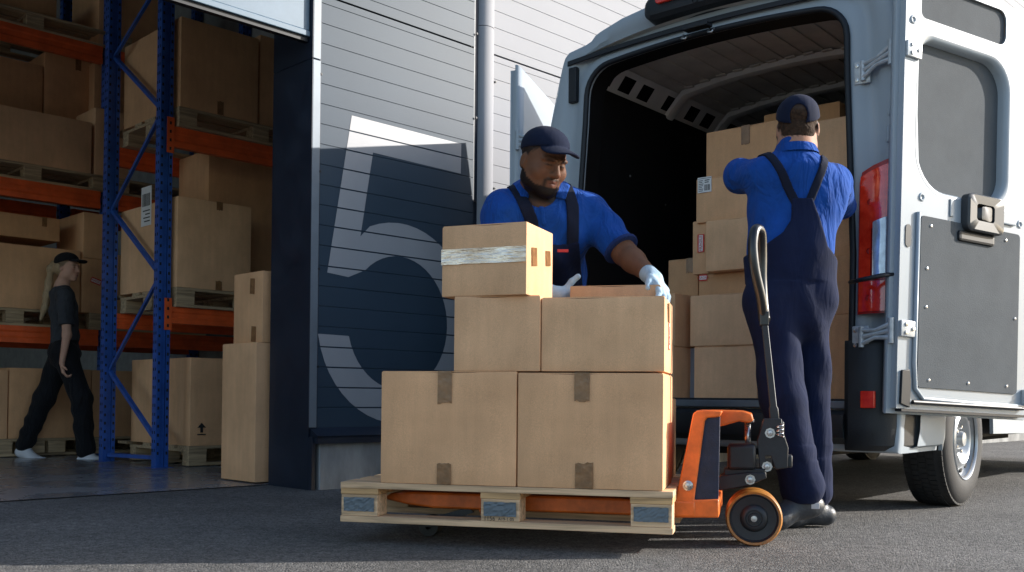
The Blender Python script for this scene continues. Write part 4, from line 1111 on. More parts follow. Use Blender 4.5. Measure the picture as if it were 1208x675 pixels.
# stack just inside the bay
carton('tall box on the floor just inside the bay, beside the dark column', WP(-.06, .46, .014), WROT, .55, .40, .835, 'cardboard boxes stacked inside the bay', 0)
carton('smaller box on top of the tall one, beside the dark column', WP(-.02, .46, .852), WROT, .5, .34, .43, 'cardboard boxes stacked inside the bay', 1, tape=(('left', .8, .12, .1), ('left', .12, .1, .1)))
# far rack, floor level
z = rpal('leftmost floor pallet of the far rack', -72, 1.0, TF, .014)
rbox('box on the floor at the left edge of the far rack', -74, 12, 435, TF, z, m_=0)
z = rpal('floor pallet of the far rack behind the walking woman', 36, 1.2, TF, .014)
rbox('wide box on the floor behind the walking woman, with an up arrow', 13.5, 110, 434, TF, z, m_=1, extra=(('arrow', .62, .13, .1),))
rbox('box on the floor of the far rack, between the wide box and the blue uprights', 111, 160, 437, TF, z, m_=3)
# far rack level one
z1f = fz[2][0]
z = rpal('pallet on the lowest beam of the far rack, at the left edge', -60, 1.0, TF, z1f)
rbox('long box behind the head of the walking woman', -75, 95, 278, TF, z, m_=0)
zt = wl(10, 278, t=TF)[2]
rbox('flat box on top of the long one behind the head of the woman', -60, 70, 242, TF+.12, zt+.014, d=.5, m_=3, tape=(('top', .4, .06, .05), ('top', .85, .08, .04)))
z = rpal('pallet on the lowest beam of the far rack, beside the near blue uprights', 107, 1.1, TF, z1f)
zt = rbox('box with a small red sticker right of the face of the woman', 97, 128, 304, TF, z, d=.7, m_=1, extra=(('fragile', .12, .28, .09, .05, .3),))
rbox('box standing on the one with the small red sticker', 98, 127, 250, TF, zt+.004, d=.6, m_=0)
rbox('box on the lowest beam of the far rack seen between the blue uprights', 130, 175, 300, TF, z, d=.7, m_=3)
# level two
z2f = fz[1][0]
z = rpal('pallet on the second beam of the far rack, at the left edge', -95, 1.66, TF, z2f)
rbox('big box under the top beam of the far rack at the left edge', -95, 106, 104, TF, z, m_=2)
rbox('dark box behind the big one, first under the top beam', -60, 47, 52, TF+.42, z+.3, d=.5, m_=3, tape=(('top', .3, .1, .05),))
rbox('dark box behind the big one, second under the top beam', 49, 105, 60, TF+.42, z+.3, d=.5, m_=1, tape=(('top', .7, .1, .05),))
z = rpal('pallet on the second beam of the far rack, right of the big box', 108, 1.2, TF, z2f)
rbox('narrow box on the second beam of the far rack left of the near upright', 110, 150, 126, TF, z, d=.7, m_=4)
rbox('small dark box above the narrow one on the second beam', 108, 150, 72, TF+.3, z+.3, d=.5, m_=1, extra=(('fragile', .1, .35, .09, .05, 0),))
# level three
z3f = fz[0][0]
z = rpal('pallet on the top beam of the far rack', -95, 1.66, TF, z3f)
rbox('box on the top beam of the far rack at the upper left corner', -95, 62, -60, TF+.1, z, m_=3)
rbox('box on the top beam of the far rack above the near upright', 112, 190, -80, TF+.05, z3f+.005, m_=1)

# ================================================================== PEOPLE (implicit surfaces polygonised with surface nets)
class SDF:
    def __init__(s, lo, hi, h):
        s.lo = np.array(lo, float); s.h = h; s.n = np.ceil((np.array(hi, float)-s.lo)/h).astype(int)+1
        s.f = np.full(s.n, .09, np.float32)
    def win(s, a, b):
        i0 = np.clip(np.floor((np.array(a)-s.lo)/s.h).astype(int), 0, s.n-1); i1 = np.clip(np.ceil((np.array(b)-s.lo)/s.h).astype(int)+1, 1, s.n)
        if np.any(i1 <= i0): return None
        sl = tuple(slice(p, q) for p, q in zip(i0, i1))
        X = (s.lo[0]+s.h*np.arange(i0[0], i1[0], dtype=np.float32))[:, None, None]
        Y = (s.lo[1]+s.h*np.arange(i0[1], i1[1], dtype=np.float32))[None, :, None]
        Z = (s.lo[2]+s.h*np.arange(i0[2], i1[2], dtype=np.float32))[None, None, :]
        return sl, X, Y, Z
    def put(s, sl, d, k, op='u'):
        f = s.f[sl]
        if op == 'u':
            if k > 0: hh = np.maximum(k-np.abs(f-d), 0)/k; s.f[sl] = np.minimum(f, d)-hh*hh*k*.25
            else: s.f[sl] = np.minimum(f, d)
        else:
            d = -d
            if k > 0: hh = np.maximum(k-np.abs(f-d), 0)/k; s.f[sl] = np.maximum(f, d)+hh*hh*k*.25
            else: s.f[sl] = np.maximum(f, d)
    def cone(s, a, b, ra, rb=None, k=.02, op='u', flat=None):
        rb = ra if rb is None else rb; a = np.array(a, float); b = np.array(b, float); r = max(ra, rb)+.07
        if flat is not None: r += max(ra, rb)*max(0, flat[1]-1)
        wv = s.win(np.minimum(a, b)-r, np.maximum(a, b)+r)
        if wv is None: return s
        sl, X, Y, Z = wv; ba = b-a
        px, py, pz = X-a[0], Y-a[1], Z-a[2]; sc = 1
        if flat is not None:       # flat = (unit direction, scale): the section is scaled along that direction
            d = np.array(flat[0], float); d = d/np.linalg.norm(d); g = 1/flat[1]-1
            q = px*d[0]+py*d[1]+pz*d[2]; px = px+g*q*d[0]; py = py+g*q*d[1]; pz = pz+g*q*d[2]
            qb = ba@d; ba = ba+g*qb*d; sc = min(1, flat[1])
        L = float(ba@ba)+1e-9
        t = np.clip((px*ba[0]+py*ba[1]+pz*ba[2])/L, 0, 1)
        dd = np.sqrt((px-t*ba[0])**2+(py-t*ba[1])**2+(pz-t*ba[2])**2)-(ra+(rb-ra)*t)
        s.put(sl, (dd*sc).astype(np.float32), k, op); return s
    def ell(s, c, r, ax=None, k=.02, op='u'):
        c = np.array(c, float); r = np.array(r, float); R_ = np.eye(3) if ax is None else np.array(ax, float)   # rows = axes
        e = r.max()+.07; wv = s.win(c-e, c+e)
        if wv is None: return s
        sl, X, Y, Z = wv; px, py, pz = X-c[0], Y-c[1], Z-c[2]
        q = [(px*R_[i][0]+py*R_[i][1]+pz*R_[i][2]) for i in range(3)]
        k0 = np.sqrt(sum((q[i]/r[i])**2 for i in range(3))); k1 = np.sqrt(sum((q[i]/r[i]**2)**2 for i in range(3)))+1e-6
        s.put(sl, (k0*(k0-1)/k1).astype(np.float32), k, op); return s
    def cut(s, p, n, a=None, b=None, k=.0):      # remove everything on the side n of the plane (inside window a..b)
        wv = s.win(s.lo if a is None else a, s.lo+s.h*s.n if b is None else b)
        sl, X, Y, Z = wv; n = np.array(n, float); n /= np.linalg.norm(n)
        s.put(sl, (-((X-p[0])*n[0]+(Y-p[1])*n[1]+(Z-p[2])*n[2])).astype(np.float32), k, 's'); return s
    def mesh(s, name, mt, parent=None, smooth_it=2, color=None):
        f = s.f; ins = f < 0
        nx, ny, nz = f.shape
        c = np.zeros((nx-1, ny-1, nz-1), np.int8)
        for dx in (0, 1):
            for dy in (0, 1):
                for dz in (0, 1): c += ins[dx:nx-1+dx, dy:ny-1+dy, dz:nz-1+dz]
        act = (c > 0) & (c < 8); I = np.argwhere(act)
        if len(I) == 0: return None
        idm = np.full(act.shape, -1, np.int32); idm[act] = np.arange(len(I))
        acc = np.zeros((len(I), 3)); cnt = np.zeros(len(I))
        cor = [(0, 0, 0), (1, 0, 0), (0, 1, 0), (1, 1, 0), (0, 0, 1), (1, 0, 1), (0, 1, 1), (1, 1, 1)]
        V = [f[I[:, 0]+a, I[:, 1]+b, I[:, 2]+d].astype(float) for a, b, d in cor]
        for i in range(8):
            for j in range(i+1, 8):
                if sum(abs(p-q) for p, q in zip(cor[i], cor[j])) != 1: continue
                m_ = (V[i] < 0) != (V[j] < 0); t = np.where(m_, V[i]/(V[i]-V[j]+1e-12), 0)
                P = np.array(cor[i])[None]+t[:, None]*(np.array(cor[j])-np.array(cor[i]))[None]
                acc[m_] += P[m_]; cnt[m_] += 1
        pos = s.lo+s.h*(I+acc/cnt[:, None])
        F = []
        for ax in range(3):
            sl0 = [slice(None)]*3; sl1 = [slice(None)]*3; sl0[ax] = slice(0, -1); sl1[ax] = slice(1, None)
            A = ins[tuple(sl0)]; B = ins[tuple(sl1)]; E_ = np.argwhere(A != B)
            o1, o2 = [(1, 2), (2, 0), (0, 1)][ax]
            ok = (E_[:, o1] > 0) & (E_[:, o2] > 0) & (E_[:, o1] < f.shape[o1]-1) & (E_[:, o2] < f.shape[o2]-1); E_ = E_[ok]
            if len(E_) == 0: continue
            fl = A[E_[:, 0], E_[:, 1], E_[:, 2]]
            def idc(d1, d2):
                q = E_.copy(); q[:, o1] -= d1; q[:, o2] -= d2; return idm[q[:, 0], q[:, 1], q[:, 2]]
            Q = np.stack([idc(1, 1), idc(0, 1), idc(0, 0), idc(1, 0)], 1); Q[~fl] = Q[~fl][:, ::-1]; F.append(Q)
        F = np.concatenate(F); F = F[(F >= 0).all(1)]
        for _ in range(smooth_it):
            sm = np.zeros_like(pos); ct = np.zeros(len(pos))
            for a, b in ((0, 1), (1, 2), (2, 3), (3, 0)):
                np.add.at(sm, F[:, a], pos[F[:, b]]); np.add.at(ct, F[:, a], 1); np.add.at(sm, F[:, b], pos[F[:, a]]); np.add.at(ct, F[:, b], 1)
            pos = pos*.45+.55*sm/np.maximum(ct, 1)[:, None]
        me = bpy.data.meshes.new(name)
        me.vertices.add(len(pos)); me.vertices.foreach_set('co', pos.astype(np.float32).ravel())
        me.loops.add(F.size); me.loops.foreach_set('vertex_index', F.astype(np.int32).ravel())
        me.polygons.add(len(F)); me.polygons.foreach_set('loop_start', np.arange(0, F.size, 4, dtype=np.int32))
        me.polygons.foreach_set('use_smooth', np.ones(len(F), bool))
        me.update(calc_edges=True); me.validate(); me.materials.append(mt)
        if color is not None:
            col = color(pos); ca = me.color_attributes.new('Col', 'FLOAT_COLOR', 'POINT'); ca.data.foreach_set('color', np.concatenate([col, np.ones((len(col), 1))], 1).astype(np.float32).ravel())
        o = bpy.data.objects.new(name, me); C.objects.link(o)
        if parent: o.parent = parent; o.matrix_parent_inverse = parent_inv(parent)
        return o
def parent_inv(p): 
    return (Matrix.Translation(p.location) @ p.rotation_euler.to_matrix().to_4x4()).inverted()
V3 = lambda *a: np.array(a, float)
def nrm(v): v = np.array(v, float); return v/np.linalg.norm(v)
def wrinkle(s, a, b, amp, freq, d, seed=0):        # soft folds: shifts the surface along a wave field
    wv = s.win(a, b); sl, X, Y, Z = wv; d = nrm(d); rs = np.random.RandomState(seed)
    w_ = X*d[0]+Y*d[1]+Z*d[2]
    ph = 2.2*np.sin(X*11+rs.rand()*6)+1.8*np.sin(Z*9+Y*7+rs.rand()*6)
    g = np.sin(w_*freq+ph)*np.sin(X*7+Z*6+Y*5+rs.rand()*6)
    s.f[sl] = s.f[sl]+(amp*g).astype(np.float32)
class Head:
    def __init__(s, c, fwd, up, k=1.0):
        s.c = np.array(c, float); s.f = nrm(fwd); up = np.array(up, float); s.u = nrm(up-s.f*(up@s.f)); s.r = np.cross(s.f, s.u); s.k = k
        s.ax = [s.r, s.f, s.u]
    def p(s, x, y, z): return s.c+s.k*(x*s.r+y*s.f+z*s.u)
    def loc(s, P): q = P-s.c; return np.stack([q@s.r, q@s.f, q@s.u], 1)/s.k
def build_head(S_, H, beard=0, wide=1.0, neck=None, hair=0):
    k = H.k; e = lambda c, r, kk=.015, op='u': S_.ell(H.p(*c), [q*k for q in r], H.ax, kk, op)
    cn = lambda a, b, ra, rb=None, kk=.01, op='u': S_.cone(H.p(*a), H.p(*b), ra*k, (rb if rb else ra)*k, kk, op)
    W_ = wide
    e((0, -.012, .045), (.076*W_, .094, .082), .0)
    e((0, .03, -.01), (.067*W_, .064, .085), .03)
    e((0, .038, -.055), (.056*W_, .052, .055), .03)
    e((0, .075, -.098), (.024*W_, .018, .018), .03)
    for sx in (-1, 1):
        e((sx*.047*W_, .062, -.030), (.024, .024, .026), .025)       # cheek
        e((sx*.055*W_, .01, -.07), (.018, .035, .028), .025)          # jaw corner
        cn((sx*.012, .096, .022), (sx*.048*W_, .080, .022), .009, .008, .012)   # brow
        e((sx*.031, .104, .001), (.017, .013, .012), .012, 's')
        e((sx*.031, .080, .000), (.0165, .0165, .0150), .004)         # eyelid volume
        cn((sx*.012, .103, -.033), (sx*.014, .098, -.034), .009, .008, .008)   # nostril wing
        e((sx*.079*W_, -.006, -.008), (.009, .019, .031), .008); e((sx*.087*W_, -.002, -.004), (.004, .010, .016), .006, 's')
    cn((0, .096, .012), (0, .114, -.028), .009, .0135, .012)
    e((0, .115, -.032), (.014, .011, .010), .008)
    e((0, .088, -.066), (.028, .014, .018), .012)
    cn((-.020, .092, -.060), (.020, .092, -.060), .0055, .0055, .006); cn((0, .099, -.060), (0, .099, -.061), .0065, .0065, .008)
    cn((-.017, .090, -.073), (.017, .090, -.073), .0065, .0065, .006); cn((0, .096, -.074), (0, .096, -.074), .0075, .0075, .008)
    cn((-.021, .102, -.0665), (.021, .102, -.0665), .0026, .0026, .003, 's')
    if beard:
        e((0, .040, -.074), (.059*W_, .052, .047), .012); e((0, .073, -.100), (.030, .026, .022), .02)
        for sx in (-1, 1): e((sx*.060*W_, .018, -.045), (.013, .03, .045), .015)
        cn((-.022, .096, -.052), (.022, .096, -.052), .0055, .0055, .006)
    if hair: e((0, -.018, .046), (.079*W_, .094, .084), .004)
def eyes(H, parent_, closed=.0):
    for sx in (-1, 1):
        c = Vector(H.p(sx*.031, .0805, -.003)); m = MB()
        m.lathe([(.0001, -.013), (.006, -.0115), (.011, -.007), (.013, 0), (.011, .007), (.006, .0115), (.0001, .013)], 14, Matrix.Translation(c))
        ev = m.build('eye', M['eye'], None, smooth=True); ev.parent = parent_; ev.matrix_parent_inverse = parent_inv(parent_)
        m = MB(); m.lathe([(.0001, .0022), (.004, .0016), (.0058, 0), (.0045, -.004)], 14, Matrix.Translation(Vector(H.p(sx*.031, .0925, -.008))) @ Vector(H.f).to_track_quat('Z', 'Y').to_matrix().to_4x4())
        iv = m.build('iris', M['iris'], None, smooth=True); iv.parent = ev; iv.matrix_parent_inverse = parent_inv(parent_)
def head_color(H, skin, hairc, beard, hairline=.055, lip=None, cropped=0, side=1.0):
    skin = np.array(skin); hairc = np.array(hairc)
    def fn(P):
        q = H.loc(P); x, y, z = q[:, 0], q[:, 1], q[:, 2]
        col = np.tile(skin, (len(P), 1)).astype(float)
        near = (np.linalg.norm(q, axis=1) < .2)
        rs = np.sin(x*310+z*170)*np.sin(y*290-z*230)*.006
        def blend(mask, c):
            m_ = np.clip(mask, 0, 1)[:, None]*near[:, None]; col[:] = col*(1-m_)+np.array(c)*m_
        # warmer cheeks, nose, ears
        blend(.35*np.exp(-(((np.abs(x)-.045)/.02)**2+((z+.03)/.02)**2)), skin*np.array([1.15, .85, .8]))
        blend(.5*np.exp(-((x/.016)**2+((z+.03)/.014)**2))*(y > .09), skin*np.array([1.2, .9, .82]))
        # hair on the skull, sides down to the ears
        back = y < .045-.25*np.abs(z-.0)*0
        hl = (z-(hairline-(.075*np.clip((.06-y)/.08, 0, 1.6)+(.0 if cropped else .05)*np.clip((-.02-y)/.04, 0, 1))+rs))/.010
        hm = np.clip(hl, 0, 1)*np.where(np.abs(x) > .082, 0, 1)
        blend(hm*(.92 if not cropped else .95), hairc)
        if beard:
            jaw = np.clip((-.030-z+rs+.35*np.clip(.06-np.abs(y-.03)-.03, -.05, .03))/.01, 0, 1)
            lowface = (z < -.018)&(y > -.012)
            cheekcut = np.clip(((np.abs(x)-.036)+(-.045-z)*.8+rs)/.008, 0, 1)
            mouth = np.exp(-((x/.027)**4+((z+.066)/.0125)**4))
            zb_ = -.030-.050*np.clip((y-.0)/.065, 0, 1)+rs
            bm_ = np.clip((zb_-z)/.008, 0, 1)*(y > -.02)*np.clip((z+.16)/.02, 0, 1)
            bm_ = np.maximum(bm_, np.clip((y-.07)/.005, 0, 1)*np.clip((-.080-z)/.004, 0, 1)*np.clip((z+.16)/.02, 0, 1))
            bm_ = np.maximum(bm_, np.exp(-(((np.abs(x)-.031)/.006)**2))*(z < -.052)*(z > -.1)*(y > .06)*.9)
            mouth = np.exp(-((x/.024)**4+((z+.067)/.0125)**4))*(y > .07)
            must = np.exp(-(((np.abs(x)-.012)/.022)**4+((z+.0515)/.006)**2))*(y > .08)
            blend(np.maximum(bm_*(1-mouth*1.0), must*.85), hairc)
        # brows
        br = np.exp(-(((np.abs(x)-.032)/.018)**4+((z-.020-.08*(.032-np.abs(x))*0)/.0062)**2))*(y > .05)
        blend(br*.95, hairc)
        lips = np.exp(-((x/.021)**4+((z+.0665)/.0115)**4))*(y > .075)
        blend(lips*.65, lip if lip is not None else skin*np.array([1.0, .6, .62]))
        line = np.exp(-((x/.021)**4+((z+.0665)/.002)**2))*(y > .08); blend(line*.9, skin*.12)
        # lashes
        la = np.exp(-(((np.abs(x)-.031)/.014)**4+((z-.002)/.0032)**2))*(y > .07); blend(la*.95, hairc*.4)
        return np.clip(col, 0, 1)
    return fn
def hand(S_, wrist, d, n, th, curl=(.4, .45, .5, .5), k=1., grow=0., spread=.06, thumb=(.5, .75, .25), bend=1.0):
    """d: wrist to fingers, n: direction the palm faces, th: thumb side"""
    d = nrm(d); n = nrm(np.array(n)-d*(np.array(n)@d)); t = np.array(th, float); t = nrm(t-d*(t@d)-n*(t@n))
    w_ = np.array(wrist, float)
    off = [.030, .0105, -.009, -.027]; base = [.088, .092, .087, .078]; ln = [(.040, .024, .019), (.045, .028, .020), (.041, .026, .019), (.032, .019, .017)]
    for i in range(4):
        kn = w_+k*(d*base[i]+t*off[i])
        S_.cone(w_+k*(d*.012+t*off[i]*.55), kn, (.0155+grow)*k, (.0125+grow)*k, .012)
        p = kn; ang = curl[i]*.55*bend; sp = spread*(1.5-i)
        for j, l in enumerate(ln[i]):
            dd = nrm(d*math.cos(ang)+n*math.sin(ang)+t*sp); q = p+dd*l*k
            r0 = (.0098-.0010*j+grow)*k*(.92 if i == 3 else 1); S_.cone(p, q, r0, r0-.0008*k, .004); p = q; ang += curl[i]*bend
    b = w_+k*(d*.022+t*.024); S_.cone(w_+k*(d*.012+t*.010), b+k*(d*.02+t*.008), (.017+grow)*k, (.014+grow)*k, .012)
    p = b+k*(d*.012+t*.008); v = nrm(d*thumb[0]+t*thumb[1]+n*thumb[2])
    for l, r in ((.036, .0115), (.030, .0100)):
        q = p+v*l*k; S_.cone(p, q, (r+grow)*k, (r-.001+grow)*k, .006); p = q; v = nrm(v*.9+d*.25+n*.12)
def J(px, py, Y): return np.array(at(px, py, Y))
def cap(H, parent_, brim=True, hole=False, mt='cap', tiltb=-.15):
    k = H.k; S_ = SDF(H.c-.23, H.c+.24, .0036)
    S_.ell(H.p(0, -.012, .052), [.085*k, .105*k, .082*k], H.ax, 0)
    S_.ell(H.p(0, .02, .070), [.076*k, .074*k, .056*k], H.ax, .03)
    wn = nrm(-H.u+H.f*(.55 if hole else .30))
    if hole: S_.ell(H.p(0, -.012, .022), [.0875*k, .107*k, .085*k], H.ax, .01)
    S_.cut(H.p(0, 0, .046), wn)
    if hole:
        S_.ell(H.p(0, -.105, .020), [.034*k, .05*k, .046*k], H.ax, .004, 's')
    if brim:
        # curved peak
        B = SDF(H.c-.23, H.c+.24, .0036)
        B.ell(H.p(0, .100, .066), [.076*k, .086*k, .06*k], H.ax, 0)
        w2 = B.win(B.lo, B.lo+B.h*B.n); sl, X, Y, Z = w2
        px, py, pz = X-H.c[0], Y-H.c[1], Z-H.c[2]
        lx = (px*H.r[0]+py*H.r[1]+pz*H.r[2])/k; ly = (px*H.f[0]+py*H.f[1]+pz*H.f[2])/k; lz = (px*H.u[0]+py*H.u[1]+pz*H.u[2])/k
        surf = np.abs(lz-(.076-5.*lx*lx-.12*(ly-.08)))-.0042
        B.f = np.maximum(B.f, (surf*k).astype(np.float32)); B.f = np.maximum(B.f, (-(ly-.055)*k).astype(np.float32))
        S_.f = np.minimum(S_.f, B.f)
    c = S_.mesh('cap', M[mt], parent_, 2)
    m = MB(); m.lathe([(.0001, .006), (.006, .004), (.008, 0)], 12, Matrix.Translation(Vector(H.p(0, -.006, .1335))) @ Vector(H.u).to_track_quat('Z', 'Y').to_matrix().to_4x4())
    b = m.build('cap_button', M[mt], None, smooth=True); b.parent = c
    b.matrix_parent_inverse = parent_inv(parent_)
    # seams and strap
    if hole:
        m = MB(); pts = [Vector(H.p(x*.042, -.012-.112*math.sqrt(max(0, 1-(x*.042/.088)**2)), .004)) for x in [i/6 for i in range(-6, 7)]]
        m.tube(pts, .0085, 8, flat=.35); s_ = m.build('cap_strap', M['strap'], None, smooth=True); s_.parent = c; s_.matrix_parent_inverse = parent_inv(parent_)
        m = MB(); p = pts[9]; m.bbox(-.006, .006, -.005, .003, -.009, .009, .002, Matrix.Translation(p)); s2 = m.build('buckle', M['steel'], None); s2.parent = c; s2.matrix_parent_inverse = parent_inv(parent_)
    return c
def band(S_, a, b, wd, base, lift, ylim=None, poly=None):
    """a band of cloth lying on the surface base.f, seen from the front (x, z)"""
    pass
def region_on(base, lift, regions, yl, side=-1, h=None):
    """cloth of thickness lift lying on `base`, limited to 2-D regions in (x, z); side -1 keeps y < yl(x,z)"""
    S_ = SDF(base.lo, base.lo+base.h*(base.n-1), base.h); S_.n = base.n.copy(); S_.f = np.full(base.f.shape, .09, np.float32)
    X = (base.lo[0]+base.h*np.arange(base.n[0]))[:, None]; Z = (base.lo[2]+base.h*np.arange(base.n[2]))[None, :]
    g = np.full((base.n[0], base.n[2]), 9.)
    for rg in regions:
        if rg[0] == 'seg':
            _, a, b, w_ = rg; ba = (b[0]-a[0], b[1]-a[1]); L = ba[0]**2+ba[1]**2
            t = np.clip(((X-a[0])*ba[0]+(Z-a[1])*ba[1])/L, 0, 1); d = np.sqrt((X-a[0]-t*ba[0])**2+(Z-a[1]-t*ba[1])**2)-w_
        else:
            P = rg[1]; n = len(P); d2 = np.full(g.shape, 9.); inside = np.zeros(g.shape, bool)
            for i in range(n):
                a, b = P[i], P[(i+1) % n]; ba = (b[0]-a[0], b[1]-a[1]); L = ba[0]**2+ba[1]**2+1e-9
                t = np.clip(((X-a[0])*ba[0]+(Z-a[1])*ba[1])/L, 0, 1); d2 = np.minimum(d2, np.sqrt((X-a[0]-t*ba[0])**2+(Z-a[1]-t*ba[1])**2))
                cnd = ((a[1] > Z) != (b[1] > Z)) & (X < (b[0]-a[0])*(Z-a[1])/((b[1]-a[1]) if abs(b[1]-a[1]) > 1e-9 else 1e-9)+a[0]); inside ^= cnd
            d = np.where(inside, -d2, d2)
        g = np.minimum(g, d)
    S_.f = np.maximum(base.f-lift, g[:, None, :].astype(np.float32))
    Yv = (base.lo[1]+base.h*np.arange(base.n[1]))[None, :, None]
    S_.f = np.maximum(S_.f, (side*-1*(yl-Yv)*1.0).astype(np.float32)) if side == 1 else np.maximum(S_.f, (Yv-yl).astype(np.float32))
    S_.f = np.maximum(S_.f, -(base.f+.004))
    return S_
def xz(px, py, Y): p = J(px, py, Y); return (p[0], p[2])
def shoe(name, ankle, toe_dir, mt, parent_, k=1., heel_up=0., flatz=None, sole='rubber'):
    """ankle joint, horizontal direction of the toes, heel lifted by heel_up"""
    a = np.array(ankle, float); d = nrm((toe_dir[0], toe_dir[1], 0)); sd = np.array([-d[1], d[0], 0]); up = V3(0, 0, 1)
    pitch_ = heel_up/.18; dd = nrm(d-up*pitch_); uu = nrm(up+d*pitch_)
    base = a-up*.085*k
    heel = base-dd*.055*k; ball = base+dd*.10*k; toe = base+nrm(d-up*0*pitch_)*.0+dd*.10*k+d*.085*k+up*.004
    S_ = SDF(a-.32, a+.32, .0045)
    fl = (uu, .62)
    S_.cone(heel+uu*.035, heel+uu*.045, .036*k, .036*k, .0); S_.cone(heel+uu*.04*k, ball+uu*.028*k, .040*k, .043*k, .03, flat=(uu, .8))
    S_.cone(ball+uu*.026*k, toe+up*.026*k, .043*k, .034*k, .03, flat=(uu, .72))
    S_.cone(a-uu*.03*k, a+uu*.035*k, .045*k, .042*k, .03); S_.cone(a, ball+uu*.03*k, .040*k, .032*k, .03)
    o = S_.mesh(name, M[mt], parent_, 2)
    Q = SDF(a-.32, a+.32, .0045)
    Q.cone(heel+uu*.006, ball+uu*.004, .041*k, .047*k, 0, flat=(uu, .28)); Q.cone(heel+uu*.004, heel+dd*.03*k+uu*.004, .040*k, .040*k, .01, flat=(uu, .36))
    Q.cone(ball+uu*.004, toe+up*.006, .047*k, .038*k, .01, flat=(uu, .28))
    q = Q.mesh('sole', M[sole], o, 1)
    if q: q.matrix_parent_inverse = parent_inv(parent_)
    return o

# ------------------------------------------------------------------ man leaning over the load
pm = empty('person', (.28, 4.62, 0)); tag(pm, 'man in navy cap and blue polo leaning over the boxes with pale work gloves', 'person')
Hc = J(640, 191, 3.98); HL = Head(Hc, (math.sin(R(34)), -math.cos(R(34)), -.40), (.22, -.30, 1), 1.03)
shR, shL = J(588, 252, 4.05), J(700, 252, 4.16); chest = J(643, 268, 4.15); nb = J(633, 236, 4.11); pel = J(640, 386, 4.55); wst = J(642, 335, 4.40)
elL, wrL = J(737, 299, 4.04), J(769, 327, 3.86)
elR, wrR = J(590, 325, 3.98), J(655, 348, 3.93)
lo, hi = V3(-.27, 3.64, 0), V3(.78, 4.92, 1.72)
B = SDF(lo, hi, .0042)
build_head(B, HL, beard=1, wide=1.08)
B.cone(HL.p(0, -.015, -.05), nb, .066, .072, .03); B.cone(nb, chest, .07, .12, .06)
B.cone(shR, shL, .06, .06, .05); B.cone(chest, wst, .15, .15, .08); B.cone(wst, pel, .15, .16, .08)
B.cone(shL, elL, .058, .050, .03); B.cone(elL, elL+(wrL-elL)*.35, .049, .047, .02); B.cone(elL+(wrL-elL)*.3, wrL, .047, .030, .02)
B.cone(shR, elR, .058, .047, .03); B.cone(elR, wrR, .045, .029, .02)
ft = [V3(.10, 4.66, 0), V3(.42, 4.62, 0)]
hp = [pel+V3(-.09, 0, -.03), pel+V3(.10, .0, -.03)]; kn = [V3(.11, 4.55, .46), V3(.41, 4.52, .46)]
for i in (0, 1): B.cone(hp[i], kn[i], .085, .058, .04); B.cone(kn[i], ft[i]+V3(0, 0, .09), .056, .04, .02)
hand(B, wrL, J(783, 343, 3.78)-wrL, V3(-.55, .2, -.8), V3(-.45, -.85, .1), (.42, .5, .5, .55), 1.0, -.003, .08, (.75, .35, .35)); hand(B, wrR, V3(1, .1, -.25), V3(.2, -1, -.2), V3(.1, 0, 1), (.5, .5, .55, .6), 1., -.003, .06, (.45, 1.1, .0))
skinD = (.155, .075, .042)
B.mesh('body', M['skin'], pm, 1, head_color(HL, skinD, (.012, .009, .008), 1, hairline=.062, lip=(.17, .062, .05)))
eyes(HL, pm)
cap(HL, pm, True, False)
m = MB(); m.tube([Vector(HL.p(-.086, -.03, .028)), Vector(HL.p(-.095, -.05, .030)), Vector(HL.p(-.097, -.066, .028))], .006, 6); o = m.build('cap_strap_end', M['strap'], None); o.parent = pm; o.matrix_parent_inverse = parent_inv(pm)
# shirt
T = SDF(lo, hi, .0055)
T.cone(shR+V3(.03, 0, 0), shL+V3(-.03, 0, 0), .080, .080, .0); T.cone(nb+V3(0, .02, -.04), shR+V3(.03, 0, .01), .07, .07, .05); T.cone(nb+V3(0, .02, -.04), shL+V3(-.03, 0, .01), .07, .07, .05); T.cone(chest+V3(-.06, 0, .0), chest+V3(.07, 0, 0), .135, .135, .06)
T.cone(chest+V3(-.02, .02, 0), wst, .185, .175, .06); T.cone(wst, pel, .175, .17, .06)
T.cone(nb+V3(0, .02, .0), nb+V3(0, .03, -.06), .085, .11, .05)
slL = shL+(elL-shL)*.86; slR = shR+(elR-shR)*.86
T.cone(shL+V3(-.01, 0, -.005), slL, .078, .072, .04); T.cone(shR+V3(.01, 0, -.005), slR, .080, .074, .04)
dL = nrm(elL-shL); dR_ = nrm(elR-shR)
wrinkle(T, lo, hi, .0065, 34, (.4, .1, 1), 3)
T2 = T
T.cut(slL+dL*.012, dL, slL-.17, slL+.2); T.cut(slR+dR_*.012, dR_, slR-.17, slR+.17)
# neck opening in a V
T.ell(HL.p(0, .035, -.125), [.056, .075, .05], None, .01, 's'); T.cone(nb+V3(.015, -.1, .02), nb+V3(.03, -.16, -.07), .030, .006, .01, 's')
base = SDF(lo, hi, .0055); base.f = T.f.copy()
T.mesh('polo_shirt', M['polo'], pm, 1)
